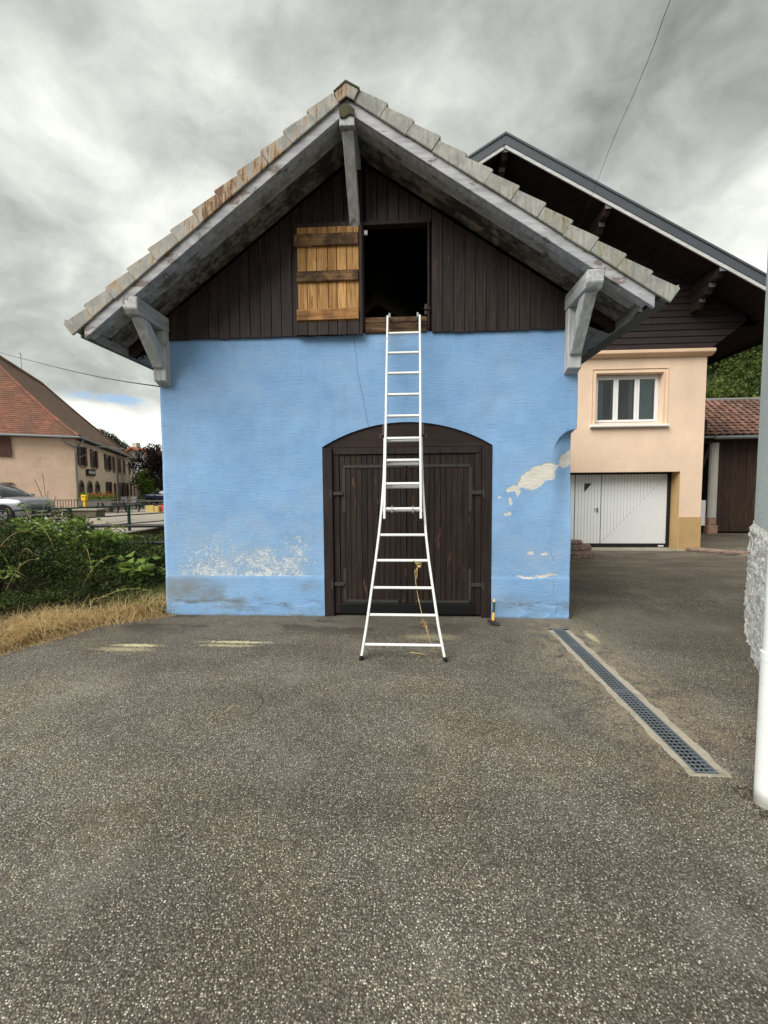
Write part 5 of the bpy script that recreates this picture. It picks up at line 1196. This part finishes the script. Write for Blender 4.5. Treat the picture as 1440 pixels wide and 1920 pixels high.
# ------------------------------------------------------------------ cars
def car(name, lb, x, y, z, rz, paint, L=4.2, Hh=1.62, Wd=1.80, plate=None):
    c_ = empty(name, (x, y, z), lb, 'car', rz=rz); ORG[c_.name] = Vector((0, 0, 0))
    h = Wd/2
    st = [(-L/2, .80, .35, .92), (-L/2+.12, .94, .26, 1.02), (-L/2+.5, 1., .22, 1.06), (-.9, 1., .20, 1.05), (.0, 1., .20, 1.03), (.75, 1., .20, 1.02), (1.0, .99, .20, 1.04), (1.45, .98, .20, 1.02), (L/2-.28, .95, .22, .98), (L/2-.08, .90, .26, .90), (L/2, .84, .32, .78)]
    def sec(w_, zb, ztp):
        w_ *= h; return [(0, zb), (w_*.86, zb), (w_*.97, zb+.10), (w_*1.0, zb+(ztp-zb)*.45), (w_*.965, ztp-.13), (w_*.88, ztp-.03), (w_*.60, ztp+.01), (0, ztp+.03)]
    def loft(stations, m_, nm):
        V = []; n_ = None
        for (xx, *a) in stations:
            s_ = sec(*a) if len(a) == 3 else a[0]
            full = [(q[0], q[1]) for q in s_]+[(-q[0], q[1]) for q in reversed(s_[1:-1])]; n_ = len(full); V += [(xx, p[0], p[1]) for p in full]
        k_ = len(stations); F = [(i*n_+j, i*n_+(j+1) % n_, (i+1)*n_+(j+1) % n_, (i+1)*n_+j) for i in range(k_-1) for j in range(n_)]+[tuple(range(n_)), tuple(range((k_-1)*n_, k_*n_))]
        mb = MB(); mb.add(V, F); o_ = fixn(mb.build(nm, m_, c_, smooth=True)); return o_
    loft(st, paint, 'body')
    def cab(w0, w1, z0, z1): return [(0, z0), (w0*h, z0), (w0*h*.99, z0+.02), (w1*h, z1-.06), (w1*h*.86, z1), (0, z1+.015)]
    loft([(-L/2+.18, cab(.86, .80, .98, 1.08)), (-L/2+.55, cab(.90, .76, 1.0, Hh-.12)), (-1.1, cab(.92, .76, 1.0, Hh-.02)), (-.3, cab(.92, .76, 1.0, Hh)), (.30, cab(.91, .74, 1.0, Hh-.06)), (1.12, cab(.86, .80, .97, 1.04))], 'window_glass', 'glasshouse')
    rf = [(-L/2+.48, cab(.70, .765, Hh-.17, Hh-.10)), (-1.1, cab(.75, .78, Hh-.09, Hh+.0)), (-.3, cab(.75, .78, Hh-.08, Hh+.02)), (.26, cab(.73, .76, Hh-.12, Hh-.035))]
    loft(rf, paint, 'roof')
    for s_ in (-1, 1):
        for pl_ in ([(.28, .745, Hh-.08), (1.14, .85, 1.02)], [(-.45, .765, Hh-.05), (-.45, .925, 1.02)], [(-1.35, .765, Hh-.06), (-1.65, .925, 1.02)]):
            mb = MB(); (xa, wa, za), (xb, wb, zb_) = pl_; mb.beam((xa, s_*wa*h*1.005, za), (xb, s_*wb*h*1.005, zb_), .06, .05); mb.build('pillar', paint, c_)
        mb = MB(); mb.box(.72, .92, s_*h*1.0-.02 if s_ > 0 else s_*h-.20, s_*h+.20 if s_ > 0 else -h+.02, 1.02, 1.16); mb.build('mirror', paint, c_, bevel=.03)
        mb = MB(); mb.prism([(L/2-.62, .80), (L/2-.12, .70), (L/2-.06, .78), (L/2-.55, .90)], 'Y', s_*h*.80-.06, s_*h*.80+.06); fixn(mb.build('headlight', 'headlight', c_, bevel=.01))
        for wx in (-L/2+.78, L/2-.82):
            mb = MB(); mb.tube([(wx, s_*(h-.04), .345), (wx, s_*(h+.012), .345)], .42, 20); mb.build('wheel_arch', 'rubber', c_)
            wh = MB(); wh.tube([(wx, s_*(h-.2), .33), (wx, s_*(h+.02), .33)], .33, 22); wo_ = wh.build('tyre', 'rubber', c_)
            rm = MB(); rm.tube([(wx, s_*(h+.015), .33), (wx, s_*(h+.03), .33)], .205, 16); 
            rm.build('rim', 'zinc', c_)
            sp_ = MB()
            for q in range(5): a = q*1.2566; sp_.beam((wx+.05*math.cos(a), s_*(h+.034), .33+.05*math.sin(a)), (wx+.19*math.cos(a), s_*(h+.034), .33+.19*math.sin(a)), .012, .075, (0, 1, 0))
            sp_.build('rim_opening', 'rubber', c_)
    mb = MB(); mb.box(L/2-.06, L/2+.012, -.56*h, .56*h, .34, .60); mb.build('grille', 'black_frame', c_, bevel=.02)
    mb = MB(); mb.box(L/2-.30, L/2+.0, -.80*h, .80*h, .62, .66); mb.build('upper_grille', 'black_frame', c_, bevel=.01)
    mb = MB(); mb.box(L/2-.12, L/2+.03, -.62*h, .62*h, .27, .31); mb.build('bumper_lip', 'white_metal', c_, bevel=.01)
    if plate:
        mb = MB(); mb.box(L/2+.013, L/2+.03, -.26, .26, .42, .53); pl_ = mb.build('number_plate', 'white_pvc', c_)
        text('plate_text', plate, .10, 'black_frame', pl_, (.012, 0, .055), (R(90), 0, R(90)), .002)
    return c_
car('parked_car', 'silver crossover parked nose forward at the left edge of the street', -17.55, 16.45, .29, R(3), 'silver_paint', plate='GW-373-EJ')
car('parked_car', 'dark blue car half hidden behind the barn on the far side of the street', -23.6, 39.2, 0, R(187), 'navy_paint', Hh=1.45)

# ------------------------------------------------------------------ far house, garden wall, trees
fh = empty('far_house', (-41, 64, 0), 'grey scale-clad house with orange tiled roof far behind the inn', 'house')
mb = MB(); mb.prism([(-46, -.3), (-38, -.3), (-38, 5.7), (-42.2, 7.6), (-46, 5.5)], 'Y', 62, 72); fixn(mb.build('wall', 'slate_wall', fh))
mb = MB(); mb.box(-46, -38.01, 61.9, 61.999, -.3, 2.2); mb.build('lower_wall', 'ochre_plinth', fh)
mb = MB(); mb.prism([(-47, 5.0), (-42.2, 7.7), (-37.5, 5.6), (-37.5, 5.75), (-42.2, 7.9), (-47, 5.2)], 'Y', 61.2, 73); fixn(mb.build('roof', 'terracotta', fh))
# diamond slates on the front, joined
mb = MB()
for i in range(11):
    for j in range(8):
        cx = -45.5+i*.66+(.33 if j % 2 else 0); cz = 2.5+j*.40; mb.add([(cx-.31, 61.97, cz), (cx, 61.96, cz-.38), (cx+.31, 61.97, cz), (cx, 61.99, cz+.38)], [(0, 1, 2, 3)])
o = mb.build('wall_slates', 'slate_metal' if False else 'slate_wall', fh); o['kind'] = 'stuff'
mb = MB(); mb.box(-43.2, -42.5, 63, 64, 7.2, 8.7); mb.build('chimney', 'lime_post', fh)
gw = MB(); gw.box(-38.5, -28, 52, 52.3, -.2, 1.9); tag(gw.build('garden_wall', 'channel_wall'), 'low brown stone garden wall far down the street', 'wall')
def tree(name, lb, x, y, h, r, leafm, n_, ls, trunk_h=1.4, squash=1.1, cat='tree'):
    t_ = empty(name, (x, y, -.05), lb, cat)
    mb = MB(); mb.tube([(x, y, -.1), (x+.05, y, trunk_h*.6), (x-.03, y, trunk_h), (x+.05, y, h*.75)], .13*h/4, 8, r2=.03); mb.build('trunk', 'bark', t_)
    for q in range(6):
        a = q*1.05; m2 = MB(); m2.tube([(x, y, trunk_h+.15*q), (x+r*.45*math.cos(a), y+r*.45*math.sin(a), trunk_h+.5+.25*q), (x+r*.8*math.cos(a), y+r*.8*math.sin(a), trunk_h+.9+.3*q)], .05*h/4, 5, r2=.012); m2.build('limb', 'bark', t_)
    cz = (h+trunk_h)/2; rzz = (h-trunk_h)/2*squash
    nb_ = 34; cc_ = rng.normal(size=(nb_, 3)); cc_ = unit(cc_)*(rng.random((nb_, 1))**.45)*[r*.85, r*.85, rzz*.85]+[x, y, cz]
    idx = rng.integers(0, nb_, n_); rr = r*(.22+.2*rng.random(nb_))[idx]
    dirs = unit(rng.normal(size=(n_, 3))); P_ = cc_[idx]+dirs*rr[:, None]*(.55+.5*rng.random((n_, 1)))
    tone = np.clip(.25+.5*rng.random(n_)+.25*dirs[:, 2], 0, 1)*.9
    leaves('crown', P_, dirs+rng.normal(0, .6, (n_, 3))+[0, 0, .2], ls*(.7+.6*rng.random(n_)), ls*.6, leafm, tone, parent=t_)
    return t_
tree('copper_tree', 'dark purple leaved tree against the barn edge behind the blue car', -28.0, 45.5, 6.6, 2.5, 'leaf_purple', 9000, .22)
tree('green_tree', 'small bright green tree left of the dark purple tree', -29.0, 44.2, 3.6, 1.5, 'leaf_bright', 3500, .20, 1.2)
tree('green_shrub', 'yellow-green shrub at the far corner of the inn', -30.6, 47.0, 1.6, 1.0, 'leaf_bright', 1500, .16, .1, 1.1, 'shrub')
tree('potted_shrub', 'small dark shrub beside the white garden chairs', -22.4, 33.4, .95, .38, 'leaf_mid', 600, .09, .1, 1.1, 'shrub')
tree('verge_weeds', 'tuft of green weeds behind the silver car', -19.3, 21.0, .75, .55, 'leaf_mid', 900, .10, .05, 1.1, 'weeds')

# hills
def hill_z(x, y): return 30*sst(y, 24, 86)*sst(x+.25*y, 12, 78)
xs = np.linspace(-10, 190, 70); ys = np.linspace(22, 170, 60); X, Y = np.meshgrid(xs, ys, indexing='ij')
tag(big_mesh('hillside', np.stack([X, Y, hill_z(X, Y)-.35], -1).reshape(-1, 3), quad_grid(70, 60), 'forest_floor', smooth=True), kind='structure')
V_, F_, T_, off = [], [], [], 0
def crowns(n_c, per, xf, yf_, r0, r1, ls, darkp, zf):
    global off
    for _ in range(n_c):
        y = yf_(); x = xf(y); z = float(zf(np.array(x), np.array(y))); r = random.uniform(r0, r1); kind = random.random() < darkp
        nb_ = 7; cc_ = unit(rng.normal(size=(nb_, 3)))*r*.55*[1, 1, .8]; idx = rng.integers(0, nb_, per); dirs = unit(rng.normal(size=(per, 3))+[0, -.25, .35])
        P_ = np.array([x, y, z+r*.7])+cc_[idx]+dirs*r*.5
        V, F = leaf_mesh(P_, dirs+rng.normal(0, .7, (per, 3)), ls*(.6+.7*rng.random(per)), ls*.75)
        base_t = random.uniform(.0, .30) if kind else random.uniform(.25, .85)
        T_.append(np.repeat(np.clip(base_t+.35*(rng.random(per)-.5)+.2*dirs[:, 2], 0, 1), 4)); V_.append(V); F_.append(F+off); off += len(V)
crowns(900, 420, lambda y: y*random.uniform(.42, 1.25), lambda: 26+62*random.random()**.8, 1.3, 2.9, .42, .3, hill_z)
tag(big_mesh('hillside_wood', np.concatenate(V_), np.concatenate(F_), 'leaf_forest', np.concatenate(T_)), 'dense green wood covering the steep hillside behind the shed', kind='stuff')
# distant ridge with conifers, left
def ridge_z(x, y): return np.clip(8+92*sst(-x/np.maximum(y, 1), .55, .79), 0, 120)*sst(y, 480, 700)
xs = np.linspace(-900, 100, 60); ys = np.linspace(480, 900, 24); X, Y = np.meshgrid(xs, ys, indexing='ij')
tag(big_mesh('far_ridge', np.stack([X, Y, ridge_z(X, Y)-1], -1).reshape(-1, 3), quad_grid(60, 24), 'forest_floor', smooth=True), kind='structure')
V, F, T = [], [], []; off2 = 0
for _ in range(900):
    y = random.uniform(560, 720); x = -y*random.uniform(.50, .86); z = float(ridge_z(np.array(x), np.array(y)))-1; h = random.uniform(7, 13); r = h*.24; n_ = 60
    u_ = rng.random(n_)**.7; a = rng.uniform(0, 2*np.pi, n_); P_ = np.stack([x+r*(1-u_)*np.cos(a), y+r*(1-u_)*np.sin(a), z+h*u_], 1)
    v1, f1 = leaf_mesh(P_, np.stack([np.cos(a), np.sin(a), -.2+0*a], 1), 2.2*(1.1-u_), 1.6*(1.1-u_)); V.append(v1); F.append(f1+off2); T.append(np.full(len(v1), random.random())); off2 += len(v1)
tag(big_mesh('conifer_wood', np.concatenate(V), np.concatenate(F), 'leaf_conifer', np.concatenate(T)), 'distant conifers along the ridge above the inn roof', kind='stuff')

# ------------------------------------------------------------------ vegetation on the channel bank
def bank_top(x, y):
    """height of the top of the undergrowth"""
    e = yard_edge(y); dx_ = e-x
    h = .20+.50*sst(dx_, .5, 1.9)+.30*sst(-x/np.maximum(y, 1), .70, .82)*sst(dx_, 1.0, 2.2)+.38*(vnoise(x, y, 1.1, 11)-.45)+.30*(vnoise(x, y, 2.7, 12)-.5)
    return np.maximum(h, ground_z(x, y)+.1)
def scatter(n_, x0, x1, y0, y1, keep):
    x = rng.uniform(x0, x1, n_); y = rng.uniform(y0, y1, n_); k_ = keep(x, y); return x[k_], y[k_]
# limit: undergrowth between the asphalt edge (plus the grass strip) and the far channel wall
inb = lambda x, y: (yard_edge(y)-x > .10+.34*sst(y, 3.9, 4.7)+.25*vnoise(x, y, 2., 21)) & (x > -10.2) & ~((x > -3.3) & (y > 5.2))
x, y = scatter(330000, -10.2, -3.2, .5, 11.5, inb)
dens = rng.random(len(x)) < (.35+.65*sst(-np.hypot(x+4.5, y-5.5), -4.5, -1.5)); x, y = x[dens], y[dens]
low = sst(-y, -9.2, -7.2)                                     # lower towards the rear
hh = bank_top(x, y)-.45*(1-low)-.25*sst(x, -4.4, -3.4)*sst(y, 5.2, 6.4)
hh = hh+.10*(rng.random(len(x))**6)+.07*(vnoise(x, y, 9, 33)-.5)+.10*(vnoise(x, y, 4.5, 34)-.5)
dep = rng.random(len(x))**1.7; z = hh-dep*.55; n_ = len(x)
tone = np.clip(.75*rng.random(n_)**1.6+.5*(vnoise(x, y, 1.6, 31)-.35), 0, 1)
A = rng.normal(size=(n_, 3))+[0, 0, .55]; Ls = .022+.045*rng.random(n_)
tag(leaves('bank_undergrowth', np.stack([x, y, z], 1), A, Ls, Ls*.42, 'leaf_dark', tone), 'dark tangled undergrowth covering the channel bank left of the barn', kind='stuff')
# individual shrubs that read against the mass
def shrub(name, lb, x, y, z0, h, r, n_stem, nl, ll, lw, leafm, droop=.3):
    t_ = empty(name, (x, y, z0), lb, 'shrub'); P_, A_ = [], []
    sm = MB()
    for s_ in range(n_stem):
        a = random.uniform(0, 6.28); rr = r*random.uniform(.25, 1.); top_ = h*random.uniform(.65, 1.)
        pts = [Vector((x, y, z0)), Vector((x+rr*.35*math.cos(a), y+rr*.35*math.sin(a), z0+top_*.55)), Vector((x+rr*.75*math.cos(a), y+rr*.75*math.sin(a), z0+top_*.92)), Vector((x+rr*math.cos(a), y+rr*math.sin(a), z0+top_*(1-droop*.3)))]
        sm.tube(pts, .008, 5, r2=.003, cap=False)
        for _ in range(nl//n_stem):
            f = random.uniform(.25, 1.)*3; i = min(int(f), 2); p = pts[i].lerp(pts[i+1], f-i); b = random.uniform(0, 6.28)
            P_.append(p+Vector((random.gauss(0, .05), random.gauss(0, .05), random.gauss(0, .03)))); A_.append((math.cos(b), math.sin(b), random.uniform(-.3, .7)))
    sm.build('stems', 'bark', t_); P_ = np.array([tuple(p) for p in P_]); A_ = np.array(A_); n_ = len(P_)
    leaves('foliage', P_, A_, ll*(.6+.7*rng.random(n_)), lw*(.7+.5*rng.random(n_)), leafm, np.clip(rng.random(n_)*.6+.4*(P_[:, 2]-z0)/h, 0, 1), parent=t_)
    return t_
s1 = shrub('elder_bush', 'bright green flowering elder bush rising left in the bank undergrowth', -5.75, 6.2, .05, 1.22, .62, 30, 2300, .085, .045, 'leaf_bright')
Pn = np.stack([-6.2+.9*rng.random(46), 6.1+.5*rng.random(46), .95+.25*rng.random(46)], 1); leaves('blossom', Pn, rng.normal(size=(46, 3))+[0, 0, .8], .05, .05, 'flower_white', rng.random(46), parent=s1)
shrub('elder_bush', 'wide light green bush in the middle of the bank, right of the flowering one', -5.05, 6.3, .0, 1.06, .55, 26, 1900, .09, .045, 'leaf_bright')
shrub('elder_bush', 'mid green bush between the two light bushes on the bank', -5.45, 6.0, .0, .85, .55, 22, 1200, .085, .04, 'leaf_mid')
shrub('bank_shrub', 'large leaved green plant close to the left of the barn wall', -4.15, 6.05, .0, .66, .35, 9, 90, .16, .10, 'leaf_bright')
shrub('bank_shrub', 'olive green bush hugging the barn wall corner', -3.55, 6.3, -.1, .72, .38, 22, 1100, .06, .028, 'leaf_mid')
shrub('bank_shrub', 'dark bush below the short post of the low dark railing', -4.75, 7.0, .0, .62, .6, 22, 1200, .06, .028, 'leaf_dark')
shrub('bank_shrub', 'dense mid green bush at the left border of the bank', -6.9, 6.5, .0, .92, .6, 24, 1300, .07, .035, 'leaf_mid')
shrub('bank_shrub', 'low fine leaved dark bush at the front left of the bank', -5.3, 4.6, .0, .45, .65, 30, 2400, .05, .014, 'leaf_mid', .6)
shrub('bank_shrub', 'spreading fine leaved bush just behind the dry grass', -4.75, 5.1, .0, .42, .5, 26, 1600, .05, .014, 'leaf_dark', .6)

# arching bramble shoots and dead twigs that break the outline of the undergrowth
mb = MB(); Pb, Ab = [], []
for _ in range(120):
    y = random.uniform(4.2, 7.4); x = random.uniform(-8.2, -3.6)
    if not (float(yard_edge(y))-x > .7): continue
    z = float(bank_top(np.array(x), np.array(y)))-.12; a = random.uniform(0, 6.28); L = random.uniform(.35, .95); up_ = random.uniform(.15, .42)
    if x > -4.4: up_ *= .5
    pts = [Vector((x+math.cos(a)*L*t_, y+math.sin(a)*L*t_*.6, z+up_*4*t_*(1-t_*.72)*.8)) for t_ in (0, .2, .4, .6, .8, 1.)]
    mb.tube(pts, .0034, 4, r2=.0012, cap=False)
    if random.random() < .75:
        for _k in range(14):
            f = random.uniform(.3, 4.99); i = int(f); p = pts[i].lerp(pts[i+1], f-i); Pb.append(tuple(p)); b = random.uniform(0, 6.28); Ab.append((math.cos(b), math.sin(b), random.uniform(-.2, .6)))
tag(mb.build('bramble_canes', 'straw'), 'thin arching bramble canes and dead twigs over the bank undergrowth', kind='stuff')
Pb = np.array(Pb); Ab = np.array(Ab); tag(leaves('bramble_leaves', Pb, Ab, .05+.035*rng.random(len(Pb)), .032, 'leaf_bright', rng.random(len(Pb))*.8), 'light green bramble leaves on the arching canes over the bank', kind='stuff')

# dry grass along the asphalt edge and green grass by the wall
def strip(n_, d0, d1, y0, y1): 
    y = rng.uniform(y0, y1, n_); dd = rng.uniform(d0, d1, n_)+.10*(vnoise(y, y*0, 3, 41)-.5); x = yard_edge(y)-dd; return x, y, dd
x, y, dd = strip(11000, -.10, .50, 2.2, 5.35); k_ = (dd < .16+.40*sst(y, 3.9, 4.8)) & (rng.random(len(x)) < .45+.9*vnoise(x, y, 5, 43)); x, y, dd = x[k_], y[k_], dd[k_]; n_ = len(x)
lay = rng.random(n_)**1.6
V, F = blades(np.stack([x, y, -.02+.10*rng.random(n_)*sst(dd, 0, .3)], 1), .05+.15*sst(dd, -.05, .35)*rng.random(n_), 1.4+2.6*rng.random(n_), .004+.003*rng.random(n_))
tag(big_mesh('dry_grass', V, F, 'grass_dry', np.repeat(rng.random(n_), 6)), 'flattened straw coloured grass along the asphalt edge', kind='stuff')
x, y, dd = strip(6500, .10, .80, 3.9, 5.5); k_ = rng.random(len(x)) < 1.6*vnoise(x, y, 3.5, 44)-.15; x, y, dd = x[k_], y[k_], dd[k_]; n_ = len(x); g = sst(y, 4.2, 5.3)
V, F = blades(np.stack([x, y, -.05+0*x], 1), .12+.36*rng.random(n_)**1.4, .4+1.6*rng.random(n_), .0045)
tag(big_mesh('tall_dry_grass', V, F, 'grass_dry', np.repeat(rng.random(n_)*.9, 6)), 'taller bleached grass stalks between the straw and the bushes', kind='stuff')
x = rng.uniform(-4.25, -3.18, 7000); y = rng.uniform(5.25, 6.2, 7000); k_ = (x < -3.26) | (y < 5.2); x, y = x[k_], y[k_]; n_ = len(x)
V, F = blades(np.stack([x, y, -.08+0*x], 1), .16+.24*rng.random(n_), .3+1.0*rng.random(n_), .005)
tag(big_mesh('green_grass', V, F, 'grass_green', np.repeat(rng.random(n_), 6)), 'long green grass at the left foot of the barn wall', kind='stuff')
